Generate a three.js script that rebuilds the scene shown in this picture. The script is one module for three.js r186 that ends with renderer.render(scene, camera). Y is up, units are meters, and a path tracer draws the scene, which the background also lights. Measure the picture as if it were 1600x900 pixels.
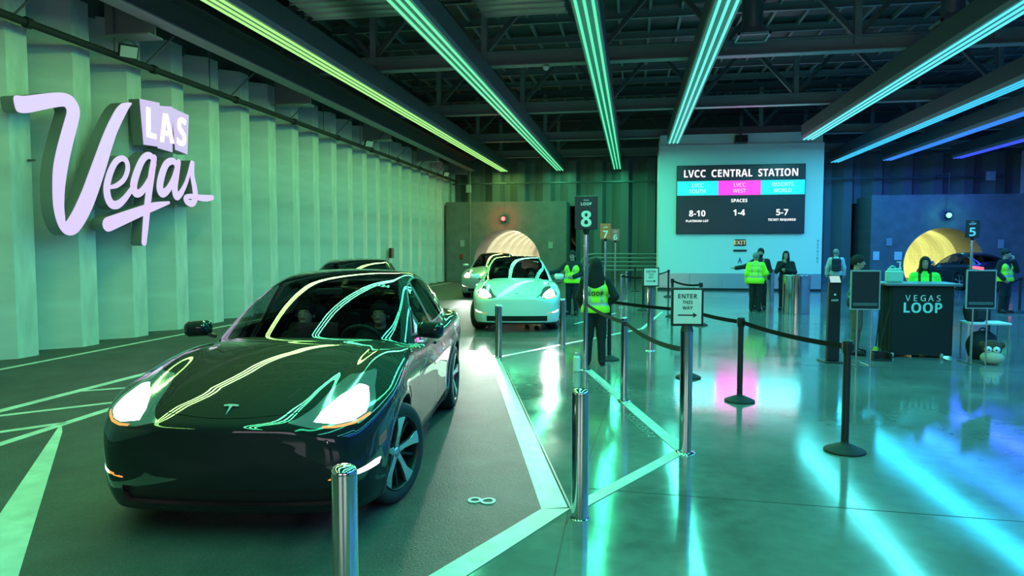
import * as THREE from 'three';
import { mergeGeometries, mergeVertices, toCreasedNormals } from 'three/addons/utils/BufferGeometryUtils.js';
import { RoundedBoxGeometry } from 'three/addons/geometries/RoundedBoxGeometry.js';
import { TextGeometry } from 'three/addons/geometries/TextGeometry.js';
import { FontLoader } from 'three/addons/loaders/FontLoader.js';
import { RectAreaLightUniformsLib } from 'three/addons/lights/RectAreaLightUniformsLib.js';
import { ImprovedNoise } from 'three/addons/math/ImprovedNoise.js';

// ---------------------------------------------------------------- camera, sky, exposure
RectAreaLightUniformsLib.init();
const scene = new THREE.Scene();
scene.background = new THREE.Color(0x000000);            // a closed hall: no sky
const camera = new THREE.PerspectiveCamera(2 * Math.atan(450 / 1100) * 180 / Math.PI, 16 / 9, 0.05, 200);
camera.position.set(0, 1.85, 0);
camera.rotation.order = 'YXZ';
camera.rotation.set(-3.3298 * Math.PI / 180, 9.7331 * Math.PI / 180, 0);
const renderer = new THREE.WebGLRenderer({ antialias: true });
renderer.toneMapping = THREE.LinearToneMapping;
renderer.toneMappingExposure = 1.12;
renderer.shadowMap.enabled = true;

// the eight ceiling light lines: x, far end z, colour (linear), radiance
const STRIP_Y = 6.0, STRIP_NEAR = 4.0;
const STRIPS = [
  [-7.05, -38.6, [0.40, 1.0, 0.22], 'yellow-green', 1.0],
  [-3.96, -38.6, [0.12, 1.0, 0.42], 'green', 1.0],
  [-0.86, -38.4, [0.06, 1.0, 0.46], 'emerald green', 1.0],
  [1.56, -29.3, [0.09, 1.0, 0.72], 'sea green', 1.05],
  [6.66, -29.2, [0.10, 0.90, 0.95], 'turquoise', 1.1],
  [9.76, -37.2, [0.03, 0.62, 1.0], 'cyan', 1.4],
  [12.03, -36.8, [0.03, 0.24, 1.0], 'sky blue', 1.6],
  [15.0, -36.5, [0.04, 0.08, 1.0], 'deep blue', 1.7],
];
const STRIP_RADIANCE = 41;

// ---------------------------------------------------------------- helpers
let seed = 12345;
function rnd() { seed = (seed * 1664525 + 1013904223) >>> 0; return seed / 4294967296; }
const noise = new ImprovedNoise();
const taken = new Map();
function numbered(name) {
  const n = taken.get(name) || 0; taken.set(name, n + 1);
  return n ? name + '_' + String(n).padStart(3, '0') : name;
}
function shade(o) { o.traverse((c) => { if (c.isMesh) { c.castShadow = true; c.receiveShadow = true; } }); return o; }
function part(name, geometry, material, parent) {
  const m = new THREE.Mesh(Array.isArray(geometry) ? merge(geometry) : geometry, material);
  m.name = name; m.castShadow = m.receiveShadow = true;
  if (parent) parent.add(m);
  return m;
}
function thing(name, label, category, pos = [0, 0, 0], turn = 0, group) {
  const o = new THREE.Group(); o.name = numbered(name); scene.add(o);
  o.position.set(...pos); o.rotation.y = turn; o.userData = { label, category };
  if (group) o.userData.group = group;
  return o;
}
function single(name, geometry, material, label, category, pos = [0, 0, 0], turn = 0, group) {
  const m = part(numbered(name), geometry, material, scene);
  m.position.set(...pos); m.rotation.y = turn; m.userData = { label, category };
  if (group) m.userData.group = group;
  return m;
}
function setting(name, label, category) {
  const o = new THREE.Group(); o.name = name; scene.add(o); o.userData = { kind: 'structure', label, category };
  return o;
}
function copyOf(root, pos, turn, label, group) {
  const r = root.clone(); r.name = numbered(root.name.replace(/_\d{3}$/, '')); scene.add(r);
  r.position.set(...pos); r.rotation.y = turn; r.userData = { ...root.userData, label };
  if (group) r.userData.group = group;
  return r;
}
function plain(g) { const h = g.index ? g.toNonIndexed() : g; for (const k of Object.keys(h.attributes)) if (!['position', 'normal', 'uv'].includes(k)) h.deleteAttribute(k); if (!h.attributes.uv) h.setAttribute('uv', new THREE.Float32BufferAttribute(new Float32Array(h.attributes.position.count * 2), 2)); return h; }
function merge(list) { return mergeGeometries(list.map(plain)); }
function box(w, h, d, x = 0, y = 0, z = 0) { return new THREE.BoxGeometry(w, h, d).translate(x, y, z); }
function rbox(w, h, d, r, x = 0, y = 0, z = 0, seg = 2) { return new RoundedBoxGeometry(w, h, d, seg, r).translate(x, y, z); }
function cyl(r0, r1, h, seg = 24, x = 0, y = 0, z = 0) { return new THREE.CylinderGeometry(r0, r1, h, seg).translate(x, y, z); }
function lathe(pts, seg = 32) { return new THREE.LatheGeometry(pts.map((p) => new THREE.Vector2(...p)), seg); }
function tube(pts, r, seg = 24, rs = 8) { return new THREE.TubeGeometry(new THREE.CatmullRomCurve3(pts.map((p) => new THREE.Vector3(...p)), false, 'catmullrom', 0.3), seg, r, rs); }
function rod(a, b, r, rs = 8) {
  const A = new THREE.Vector3(...a), B = new THREE.Vector3(...b), d = B.clone().sub(A), g = new THREE.CylinderGeometry(r, r, d.length(), rs);
  g.applyQuaternion(new THREE.Quaternion().setFromUnitVectors(new THREE.Vector3(0, 1, 0), d.clone().normalize()));
  return g.translate((A.x + B.x) / 2, (A.y + B.y) / 2, (A.z + B.z) / 2);
}
function bar(a, b, w, h) {                                  // rectangular bar from a to b
  const A = new THREE.Vector3(...a), B = new THREE.Vector3(...b), d = B.clone().sub(A), g = new THREE.BoxGeometry(w, h, d.length());
  const m = new THREE.Matrix4().lookAt(B, A, Math.abs(d.x) + Math.abs(d.z) < 1e-6 ? new THREE.Vector3(1, 0, 0) : new THREE.Vector3(0, 1, 0));
  return g.applyMatrix4(m).translate((A.x + B.x) / 2, (A.y + B.y) / 2, (A.z + B.z) / 2);
}
function extrude(pts, depth, bevel = 0, holes = []) {
  const s = new THREE.Shape(pts.map((p) => new THREE.Vector2(...p)));
  for (const h of holes) s.holes.push(new THREE.Path(h.map((p) => new THREE.Vector2(...p))));
  return new THREE.ExtrudeGeometry(s, { depth, bevelEnabled: bevel > 0, bevelThickness: bevel, bevelSize: bevel, bevelOffset: -bevel, bevelSegments: 2, curveSegments: 12 });
}
function uvBy(g, f) {                                       // uv in metres from position
  const p = g.attributes.position, a = new Float32Array(p.count * 2);
  for (let i = 0; i < p.count; i++) { const [u, v] = f(p.getX(i), p.getY(i), p.getZ(i)); a[2 * i] = u; a[2 * i + 1] = v; }
  g.setAttribute('uv', new THREE.BufferAttribute(a, 2)); return g;
}
function dataMap(size, f, srgb) {                           // f(u, v) -> [r, g, b] 0..1
  const d = new Uint8Array(size * size * 4);
  for (let j = 0; j < size; j++) for (let i = 0; i < size; i++) {
    const c = f(i / size, j / size), k = (j * size + i) * 4;
    d[k] = 255 * Math.min(1, Math.max(0, c[0])); d[k + 1] = 255 * Math.min(1, Math.max(0, c[1])); d[k + 2] = 255 * Math.min(1, Math.max(0, c[2])); d[k + 3] = 255;
  }
  const t = new THREE.DataTexture(d, size, size); t.wrapS = t.wrapT = THREE.RepeatWrapping; t.magFilter = THREE.LinearFilter; t.needsUpdate = true;
  if (srgb) t.colorSpace = THREE.SRGBColorSpace;
  return t;
}
function tileNoise(u, v, f, z = 0) {                        // noise that repeats over the unit square
  const n = (a, b) => noise.noise(a * f, b * f, z + 0.37);
  return n(u, v) * (1 - u) * (1 - v) + n(u - 1, v) * u * (1 - v) + n(u, v - 1) * (1 - u) * v + n(u - 1, v - 1) * u * v;
}
function fbm(u, v, f, oct, z) { let s = 0, a = 1, t = 0; for (let k = 0; k < oct; k++) { s += a * tileNoise(u, v, f * 2 ** k, z + k * 7.1); t += a; a *= 0.55; } return s / t; }
function canvasMap(w, h, draw) {
  const c = document.createElement('canvas'); c.width = w; c.height = h; const x = c.getContext('2d'); draw(x, w, h);
  const t = new THREE.CanvasTexture(c); t.colorSpace = THREE.SRGBColorSpace; return t;
}
const lin = (r, g, b) => new THREE.Color().setRGB(r, g, b);
const std = (o) => new THREE.MeshStandardMaterial(o);
const phy = (o) => new THREE.MeshPhysicalMaterial(o);
const font = await new FontLoader().loadAsync('fonts/droid/droid_sans_bold.typeface.json');
const fontRegular = await new FontLoader().loadAsync('fonts/droid/droid_sans_regular.typeface.json');
function text(str, size, depth, f = font) { const g = new TextGeometry(str, { font: f, size, depth, curveSegments: 5, bevelEnabled: false }); g.computeBoundingBox(); const b = g.boundingBox; return g.translate(-(b.min.x + b.max.x) / 2, -(b.min.y + b.max.y) / 2, 0); }

// ---------------------------------------------------------------- shared materials
const concreteTone = dataMap(1024, (u, v) => { const a = fbm(u, v, 4, 5, 1), b = fbm(u, v, 40, 3, 9), c = Math.max(0, fbm(u, v, 9, 3, 30) - 0.12); const t = 0.62 + 0.26 * a + 0.08 * b - 0.3 * c; return [t, t * 0.995, t * 0.97]; }, true);
const concreteGloss = dataMap(1024, (u, v) => { const a = fbm(u, v, 5, 5, 4), b = fbm(u, v, 60, 2, 14); const t = 0.5 + 0.55 * a + 0.12 * b; return [t, t, t]; });
const concreteWave = dataMap(1024, (u, v) => { const a = fbm(u, v, 7, 3, 50); const t = 0.5 + 0.6 * a; return [t, t, t]; });
const asphaltTone = dataMap(1024, (u, v) => { const a = fbm(u, v, 5, 4, 3), g = rnd(); const t = 0.34 + 0.22 * a + 0.24 * (g - 0.5) + (g > 0.98 ? 0.35 : 0); return [t, t, t * 1.02]; }, true);
const asphaltGrain = dataMap(1024, (u, v) => { const t = 0.5 + 0.3 * (rnd() - 0.5) + 0.5 * fbm(u, v, 90, 2, 8); return [t, t, t]; });
const scuff = dataMap(512, (u, v) => { const a = fbm(u, v, 6, 5, 21); const t = 0.86 + 0.22 * a; return [t, t, t]; }, true);
const brushed = dataMap(512, (u, v) => { const t = 0.5 + 0.25 * tileNoise(u * 1, v, 120, 3) + 0.2 * (rnd() - 0.5); return [t, t, t]; });
function rep(t, x, y) { const c = t.clone(); c.repeat.set(x, y); c.needsUpdate = true; return c; }
const M = {
  concrete: phy({ color: lin(0.47, 0.47, 0.47), map: rep(concreteTone, 1 / 5, 1 / 5), roughness: 0.22, roughnessMap: rep(concreteGloss, 1 / 4, 1 / 4), bumpMap: rep(concreteWave, 1 / 3, 1 / 3), bumpScale: 0.0006, specularIntensity: 1.0 }),
  asphalt: std({ color: lin(0.45, 0.45, 0.45), map: rep(asphaltTone, 1 / 2.2, 1 / 2.2), roughness: 0.62, bumpMap: rep(asphaltGrain, 1 / 1.3, 1 / 1.3), bumpScale: 0.004 }),
  linePaint: std({ color: lin(0.78, 0.78, 0.76), map: rep(scuff, 1, 1), roughness: 0.5 }),
  faintPaint: std({ color: lin(0.30, 0.30, 0.29), map: rep(scuff, 1, 1), roughness: 0.45 }),
  jointSeal: std({ color: lin(0.02, 0.02, 0.02), roughness: 0.7 }),
  pile: std({ color: lin(0.74, 0.74, 0.74), map: rep(scuff, 1, 0.25), roughness: 0.42 }),
  pileDark: std({ color: lin(0.15, 0.15, 0.155), roughness: 0.5 }),
  steelDark: std({ color: lin(0.10, 0.105, 0.11), roughness: 0.5 }),
  steelGrey: std({ color: lin(0.25, 0.255, 0.26), roughness: 0.5 }),
  deck: std({ color: lin(0.07, 0.075, 0.08), roughness: 0.6 }),
  black: std({ color: lin(0.012, 0.012, 0.013), roughness: 0.45 }),
  rubber: std({ color: lin(0.018, 0.018, 0.019), roughness: 0.75 }),
  galvanised: std({ color: lin(0.55, 0.56, 0.57), metalness: 1, roughness: 0.35 }),
  stainless: std({ color: lin(0.62, 0.61, 0.60), metalness: 1, roughness: 0.22, roughnessMap: rep(brushed, 1, 1) }),
  stainlessPanel: std({ color: lin(0.6, 0.6, 0.6), metalness: 1, roughness: 0.34 }),
  wallPaint: std({ color: lin(0.80, 0.80, 0.80), roughness: 0.5 }),
  portal: std({ color: lin(0.22, 0.22, 0.22), map: rep(scuff, 0.4, 0.4), roughness: 0.65 }),
  tunnel: std({ color: lin(0.72, 0.70, 0.64), map: rep(scuff, 0.5, 0.5), roughness: 0.6 }),
  plasticGrey: std({ color: lin(0.35, 0.36, 0.37), roughness: 0.5 }),
  plasticWhite: std({ color: lin(0.75, 0.75, 0.73), roughness: 0.4 }),
};
function glow(r, g, b, k) { return std({ color: lin(0.05, 0.05, 0.05), emissive: lin(r, g, b), emissiveIntensity: k, roughness: 0.4 }); }
// ---------------------------------------------------------------- the hall
const WALL_X = -10.01, RIGHT_X = 18.9, BACK_Z = -38.9, FRONT_Z = 7, ROOF_Y = 9.2;

// floor: polished concrete slab with an asphalt drive lane let into it
const floor = new THREE.Mesh(uvBy(box(RIGHT_X + 11.6, 0.3, FRONT_Z - BACK_Z + 1, (RIGHT_X - 11.6) / 2 + 0.3, -0.15, (FRONT_Z + BACK_Z) / 2), (x, y, z) => [x, z]), M.concrete);
floor.name = 'floor'; floor.receiveShadow = floor.castShadow = true; floor.userData = { kind: 'structure', label: 'polished concrete floor mirroring the coloured lights', category: 'floor' }; scene.add(floor);
function flat(name, pts, y, h, m, parent = floor) {          // a thin sheet of paint or asphalt, pts = [x, z]
  const g = new THREE.ExtrudeGeometry(new THREE.Shape(pts.map(([x, z]) => new THREE.Vector2(x, -z))), { depth: h, bevelEnabled: false });
  g.rotateX(-Math.PI / 2).translate(0, y, 0);
  return part(name, uvBy(g, (x, yy, z) => [x, z]), m, parent);
}
flat('asphalt_lane', [[-11, 6], [-2.3, 6], [-2.3, -1.0], [-0.5, -4.86], [-2.33, -11.68], [-2.9, -12.25], [-3.2, -14], [-3.4, -20], [-3.6, -26], [-3.6, -36.9], [-11, -36.9]], 0.0, 0.003, M.asphalt);
function line(a, b, w, m = M.linePaint, name = 'painted_line', lift = 0.003) {
  const dx = b[0] - a[0], dz = b[1] - a[1], l = Math.hypot(dx, dz), nx = -dz / l * w / 2, nz = dx / l * w / 2;
  return flat(name, [[a[0] + nx, a[1] + nz], [b[0] + nx, b[1] + nz], [b[0] - nx, b[1] - nz], [a[0] - nx, a[1] - nz]], lift, 0.0015, m);
}
line([-9.42, 4], [-9.37, -36], 0.11);
line([-7.05, -2], [-6.98, -13], 0.13);
line([-6.98, -6.4], [-6.0, -7.45], 0.09);
line([-6.95, -7.9], [-5.9, -8.6], 0.08);
line([-6.35, -5.82], [-5.86, -6.42], 0.10);
line([-5.83, -5.4], [-5.88, -7.4], 0.11);
flat('painted_line', [[-5.62, -6.1], [-5.92, -6.42], [-3.6, -3.1], [-3.2, -3.1]], 0.003, 0.0015, M.linePaint);
flat('painted_line', [[-2.40, -11.66], [-2.24, -11.7], [-0.44, -4.9], [-0.62, -4.84]], 0.003, 0.0015, M.linePaint);
line([-2.22, -11.72], [-0.41, -4.87], 0.014, M.faintPaint, 'painted_edge');
flat('painted_line', [[-0.42, -4.88], [-0.62, -4.84], [-1.48, -2.9], [-1.28, -2.9]], 0.003, 0.0015, M.linePaint);
line([-2.86, -12.2], [-2.2, -11.4], 0.10);
line([-2.2, -11.55], [0.2, -16.1], 0.10);
line([0.45, -6.5], [-0.66, -10.6], 0.12);
line([0.47, -6.5], [-0.36, -4.95], 0.11);
line([-1.35, -16.9], [-0.45, -19.9], 0.08);
line([0.2, -16.0], [0.85, -20.5], 0.08);
line([-5.4, -20], [-5.0, -25], 0.1); line([-4.2, -18.6], [-3.3, -26.5], 0.09);
for (const [a, b] of [[[-0.43, -4.95], [-0.36, 2]], [[-0.35, -5.33], [6, -4.98]], [[6, -4.98], [18, -4.4]], [[-0.42, -4.6], [-0.2, -10.2]], [[2.2, -11.6], [18, -11]], [[0.4, -18], [18, -17.4]]]) line(a, b, 0.007, M.jointSeal, 'slab_joint', 0.0);
{ // stencilled marks on the slab
  const put = (s, size, x, z, turn, m, flip, name = 'stencilled_lettering') => { const g = text(s, size, 0.0015, fontRegular); g.rotateX(-Math.PI / 2); if (flip) g.rotateY(Math.PI); g.rotateY(turn).translate(x, 0.004, z); return part(name, g, m, floor); };
  put('8', 0.2, -1.07, -4.93, Math.PI / 2, M.linePaint, false, 'stencilled_number');
  put('PASSENGERS', 0.12, 0.1, -7.35, -1.3, M.faintPaint, true);
  put('PASSENGERS', 0.12, -0.42, -9.4, -1.3, M.faintPaint, true);
}

// left wall: white steel sheet piles, one mesh per pile
const wallLeft = setting('wall_left', 'white corrugated sheet pile wall behind the neon lettering', 'wall');
function pileShape(period, depth, height, thick) {           // profile in (z, x): outer flange, return, inner flange, web
  const z = [0, -0.06, -0.40, -0.96, -period].map((v) => v * period / 1.45);
  const p = [[0, 0], [-0.14 * period, -depth], [-0.36 * period, -depth], [-0.70 * period, 0], [-period, 0]];
  const back = p.slice().reverse().map(([a, b]) => [a, b - thick]);
  const g = extrude(p.concat(back).map(([zz, xx]) => [zz, xx]), height);
  // shape plane (z, x) with depth along y
  g.applyMatrix4(new THREE.Matrix4().set(0, 1, 0, 0, 0, 0, 1, 0, 1, 0, 0, 0, 0, 0, 0, 1));
  g.computeVertexNormals();
  return uvBy(g, (x, y, zz) => [zz + x, y]);
}
const PERIOD = 1.385;
const pileL = pileShape(PERIOD, 0.52, 6.35, 0.012);
for (let k = -12; k < 21; k++) { const m = part('sheet_pile', pileL, M.pile, wallLeft); m.position.set(WALL_X, 0, -10.43 - k * PERIOD); }
part('backing', box(0.2, 6.4, 46, WALL_X - 0.68, 3.2, -16), M.pile, wallLeft);
part('upper_band', box(0.25, ROOF_Y - 6.3, 46, WALL_X - 0.5, (ROOF_Y + 6.3) / 2, -16), M.steelDark, wallLeft);

// back wall: darker sheet piles
const wallBack = setting('wall_back', 'dark corrugated sheet pile wall across the far end', 'wall');
const pileB = pileShape(1.42, 0.42, 6.6, 0.012).rotateY(-Math.PI / 2), pileBShort = pileShape(1.42, 0.42, 2.5, 0.012).rotateY(-Math.PI / 2);
for (let k = 0; k < 21; k++) {
  const x = -10.2 + k * 1.42, behind = x < -3.6 || x > 11.0;        // above the tunnel portals the piles are short
  const m = part('sheet_pile', behind ? pileBShort : pileB, M.pileDark, wallBack); m.position.set(x, behind ? 4.1 : 0, BACK_Z);
}
part('backing', box(14, ROOF_Y, 0.2, 4.0, ROOF_Y / 2, BACK_Z - 0.65), M.steelDark, wallBack);
part('upper_backing', box(30, ROOF_Y - 4.2, 0.2, 4.4, (ROOF_Y + 4.2) / 2, BACK_Z - 0.85), M.steelDark, wallBack);
part('upper_band', box(30, ROOF_Y - 6.5, 0.3, 4.4, (ROOF_Y + 6.5) / 2, BACK_Z - 0.3), M.steelDark, wallBack);
part('header_pipe', rod([-10, 5.35, BACK_Z + 0.35], [18, 5.35, BACK_Z + 0.35], 0.05), M.steelDark, wallBack);

// right and rear walls close the hall
const wallRight = setting('wall_right', 'dark sheet pile wall along the right side of the hall', 'wall');
const pileR = pileShape(1.42, 0.42, 6.6, 0.012).rotateY(Math.PI);
for (let k = 0; k < 32; k++) { const m = part('sheet_pile', pileR, M.pile, wallRight); m.position.set(RIGHT_X, 0, BACK_Z + k * 1.42); }
part('backing', box(0.2, ROOF_Y, 46.4, RIGHT_X + 0.7, ROOF_Y / 2, -16), M.steelDark, wallRight);
const wallFront = part('wall_front', box(30.5, ROOF_Y, 0.25, 4.3, ROOF_Y / 2, FRONT_Z + 0.2), M.pileDark, scene);
wallFront.userData = { kind: 'structure', label: 'plain grey wall behind the photographer', category: 'wall' };

// ceiling: metal deck, joists, cross trusses and girders
const ceiling = setting('ceiling', 'dark open ceiling of steel trusses and metal decking', 'ceiling');
part('roof_deck', box(30.5, 0.2, 47.5, 4.3, ROOF_Y + 0.1, -16), M.deck, ceiling);
const rib = box(0.08, 0.14, 46, 0, 0, -16);
for (let x = -10; x < 19; x += 0.95) { const m = part('deck_rib', rib, M.steelGrey, ceiling); m.position.set(x, ROOF_Y - 0.08, 0); }
const chord = merge([box(29, 0.03, 0.30, 4.35, 0, 0), box(29, 0.34, 0.03, 4.35, 0.17, 0), box(29, 0.03, 0.30, 4.35, 0.34, 0)]);
const post = merge([box(0.16, 1.9, 0.02, 0, 1.0, 0.07), box(0.16, 1.9, 0.02, 0, 1.0, -0.07), box(0.02, 1.9, 0.14, 0, 1.0, 0)]);
const webL = bar([0, 0.3, 0], [1.5, 2.0, 0], 0.14, 0.12), webR = bar([3.1, 0.3, 0], [1.6, 2.0, 0], 0.14, 0.12);
[[0.8, 'steel roof truss overhead behind the camera'], [-5.8, 'steel roof truss overhead above the black car'], [-12.2, 'steel roof truss crossing at the top edge of the view'], [-18.7, 'steel roof truss crossing just beyond the round duct diffusers'], [-25.3, 'steel roof truss crossing in front of the white display wall'], [-31.9, 'steel roof truss crossing over the white display wall'], [-37.6, 'farthest steel roof truss in front of the back wall']].forEach(([z, label]) => {
  const t = thing('roof_truss', label, 'truss', [0, 6.62, z], 0, 'roof trusses');
  part('bottom_chord', chord, M.steelGrey, t).position.set(0, 0.02, 0);
  part('top_chord', chord, M.steelDark, t).position.set(0, 1.88, 0);
  for (let k = 0; k < 10; k++) {
    const x = -10.15 + k * 3.1;
    if (k) part('truss_post', post, M.steelGrey, t).position.set(x, 0.1, 0);
    if (k < 9) { part('truss_web', webL, M.steelDark, t).position.set(x, 0.06, 0); part('truss_web', webR, M.steelDark, t).position.set(x, 0.06, 0); }
  }
  part('bracket', [box(1.06, 0.03, 0.42, -9.44, -0.80, 0), box(1.06, 0.72, 0.03, -9.44, -0.44, 0)], M.steelGrey, t);
});
const purlin = merge([box(28.5, 0.02, 0.12, 4.35, 0, 0), box(28.5, 0.22, 0.02, 4.35, 0.11, 0), box(28.5, 0.02, 0.12, 4.35, 0.22, 0)]);
for (let z = 3.6; z > -38; z -= 2.17) part('purlin', purlin, M.steelGrey, ceiling).position.set(0, 8.88, z);
{
  const t = thing('edge_girder', 'dark steel girder running along the top of the neon lettering wall', 'beam', [-8.72, 6.0, -16]);
  part('flange', box(0.36, 0.03, 44, 0, 0.015, 0), M.steelGrey, t); part('web', box(0.05, 0.54, 44, -0.12, 0.30, 0), M.steelDark, t); part('flange', box(0.36, 0.03, 44, 0, 0.585, 0), M.steelDark, t);
}

// ceiling light lines: three glowing tubes under each girder
STRIPS.forEach(([x, zEnd, c, tint, gain], i) => {
  const len = STRIP_NEAR - zEnd, zc = (STRIP_NEAR + zEnd) / 2;
  const place = ['over the neon lettering wall', 'above the black car', 'above the bollards', 'ending at the left of the display wall', 'ending at the right of the display wall', 'first beyond the display wall', 'over the right tunnel', 'at the far right'][i];
  const t = thing('led_light_line', `${tint} triple tube ceiling light line ${place}`, 'light', [x, STRIP_Y, zc], 0, 'ceiling light lines');
  part('girder', box(0.46, 0.44, len + 0.2, 0, 0.37, 0), M.steelDark, t); part('housing', box(0.46, 0.12, len, 0, 0.09, 0), M.plasticGrey, t);
  const w = 0.04 * c[1], m = glow(c[0] + w, c[1] + w, c[2] + w, 0.95);
  for (const dx of [-0.15, 0, 0.15]) {
    part('light_tube', rbox(0.05, 0.035, len, 0.012, dx, 0.015, 0), m, t);
    const l = new THREE.RectAreaLight(lin(...c), STRIP_RADIANCE * gain, 0.05, len - 0.04);
    l.position.set(dx, -0.006, 0); l.rotation.x = -Math.PI / 2; t.add(l);
  }
});

// concrete tunnel portals and the lit tunnels behind them
const TUNNEL_R = 1.8, TUNNEL_Y = 0.98;
function portal(name, label, x0, x1, h, cx, light, power, zFront) {
  const p = setting(name, label, 'tunnel portal'), a0 = Math.asin(TUNNEL_Y / TUNNEL_R), pts = [[x0, 0]], hw = Math.cos(a0) * TUNNEL_R;
  pts.push([x0, h], [x1, h], [x1, 0], [cx + hw, 0]);
  for (let k = 0; k <= 40; k++) { const a = -a0 + (Math.PI + 2 * a0) * k / 40; pts.push([cx + Math.cos(a) * TUNNEL_R, TUNNEL_Y + Math.sin(a) * TUNNEL_R]); }
  part('face_wall', uvBy(extrude(pts, -BACK_Z + zFront + 0.9).translate(0, 0, BACK_Z - 0.9), (x, y, z) => [x, y]), M.portal, p);
  const arcPts = (r) => { const o = []; for (let k = 0; k <= 40; k++) { const a = -a0 + (Math.PI + 2 * a0) * k / 40; o.push([cx + Math.cos(a) * r, TUNNEL_Y + Math.sin(a) * r]); } return o; };
  const ring = uvBy(extrude(arcPts(TUNNEL_R).concat(arcPts(TUNNEL_R + 0.16).reverse()), 1.485), (x, y, z) => [x + y, z]);
  for (let k = 0; k < 14; k++) part('tunnel_ring', ring, M.tunnel, p).position.z = BACK_Z - 0.9 - 1.5 * (k + 1);
  part('tunnel_road', box(3.1, 0.1, 22, cx, -0.04, BACK_Z - 11.9), M.asphalt, p);
  part('tunnel_end', box(4.4, 4.2, 0.2, cx, 1.6, BACK_Z - 22.2), M.tunnel, p);
  for (let k = 0; k < 7; k++) {
    const z = BACK_Z - 1.6 - k * 3;
    part('tunnel_lamp', rbox(0.12, 0.06, 1.4, 0.02, cx, TUNNEL_Y + TUNNEL_R - 0.06, z), glow(light[0], light[1], light[2], 1.6), p);
    const l = new THREE.RectAreaLight(lin(...light), power, 0.12, 1.4); l.position.set(cx, TUNNEL_Y + TUNNEL_R - 0.10, z); l.rotation.x = -Math.PI / 2; p.add(l);
    const u = new THREE.PointLight(lin(...light), power * 0.06); u.position.set(cx, 1.9, z); u.shadow.radius = 8; u.castShadow = true; p.add(u);
  }
  return p;
}
portal('trim_1', 'grey concrete block with the pale lit tunnel mouth at left', -9.95, -3.45, 4.26, -6.62, [1.0, 0.96, 0.60], 90, -37);
portal('trim_2', 'concrete block with the yellow lit tunnel mouth at right', 11.46, 18.6, 4.37, 14.78, [0.94, 1.0, 0.28], 90, -37);
// ---------------------------------------------------------------- implicit surfaces: field -> mesh, and cutting a mesh along curves
function spline(pts) {                                       // smooth curve y(x) through sorted points, sampled to a table
  const n = pts.length, xs = pts.map((p) => p[0]), ys = pts.map((p) => p[1]), d = [], m = [];
  for (let i = 0; i < n - 1; i++) d.push((ys[i + 1] - ys[i]) / (xs[i + 1] - xs[i]));
  for (let i = 0; i < n; i++) m.push(i === 0 ? d[0] : i === n - 1 ? d[n - 2] : (d[i - 1] * (xs[i + 1] - xs[i]) + d[i] * (xs[i] - xs[i - 1])) / (xs[i + 1] - xs[i - 1]));
  const N = 1024, a = xs[0], b = xs[n - 1], t = new Float64Array(N + 1);
  for (let k = 0, i = 0; k <= N; k++) {
    const x = a + (b - a) * k / N; while (i < n - 2 && x > xs[i + 1]) i++;
    const h = xs[i + 1] - xs[i], u = (x - xs[i]) / h, u2 = u * u, u3 = u2 * u;
    t[k] = (2 * u3 - 3 * u2 + 1) * ys[i] + (u3 - 2 * u2 + u) * h * m[i] + (3 * u2 - 2 * u3) * ys[i + 1] + (u3 - u2) * h * m[i + 1];
  }
  const s0 = m[0], s1 = m[n - 1];
  return (x) => { if (x <= a) return ys[0] + s0 * (x - a); if (x >= b) return ys[n - 1] + s1 * (x - b); const q = (x - a) / (b - a) * N, k = Math.min(N - 1, q | 0); return t[k] + (t[k + 1] - t[k]) * (q - k); };
}
const smin = (a, b, k) => { const h = Math.max(k - Math.abs(a - b), 0) / k; return Math.min(a, b) - h * h * h * k / 6; };
const smax = (a, b, k) => -smin(-a, -b, k);
function gradient(F, x, y, z, e, out) {
  out[0] = (F(x + e, y, z) - F(x - e, y, z)) / (2 * e); out[1] = (F(x, y + e, z) - F(x, y - e, z)) / (2 * e); out[2] = (F(x, y, z + e) - F(x, y, z - e)) / (2 * e); return out;
}
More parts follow.
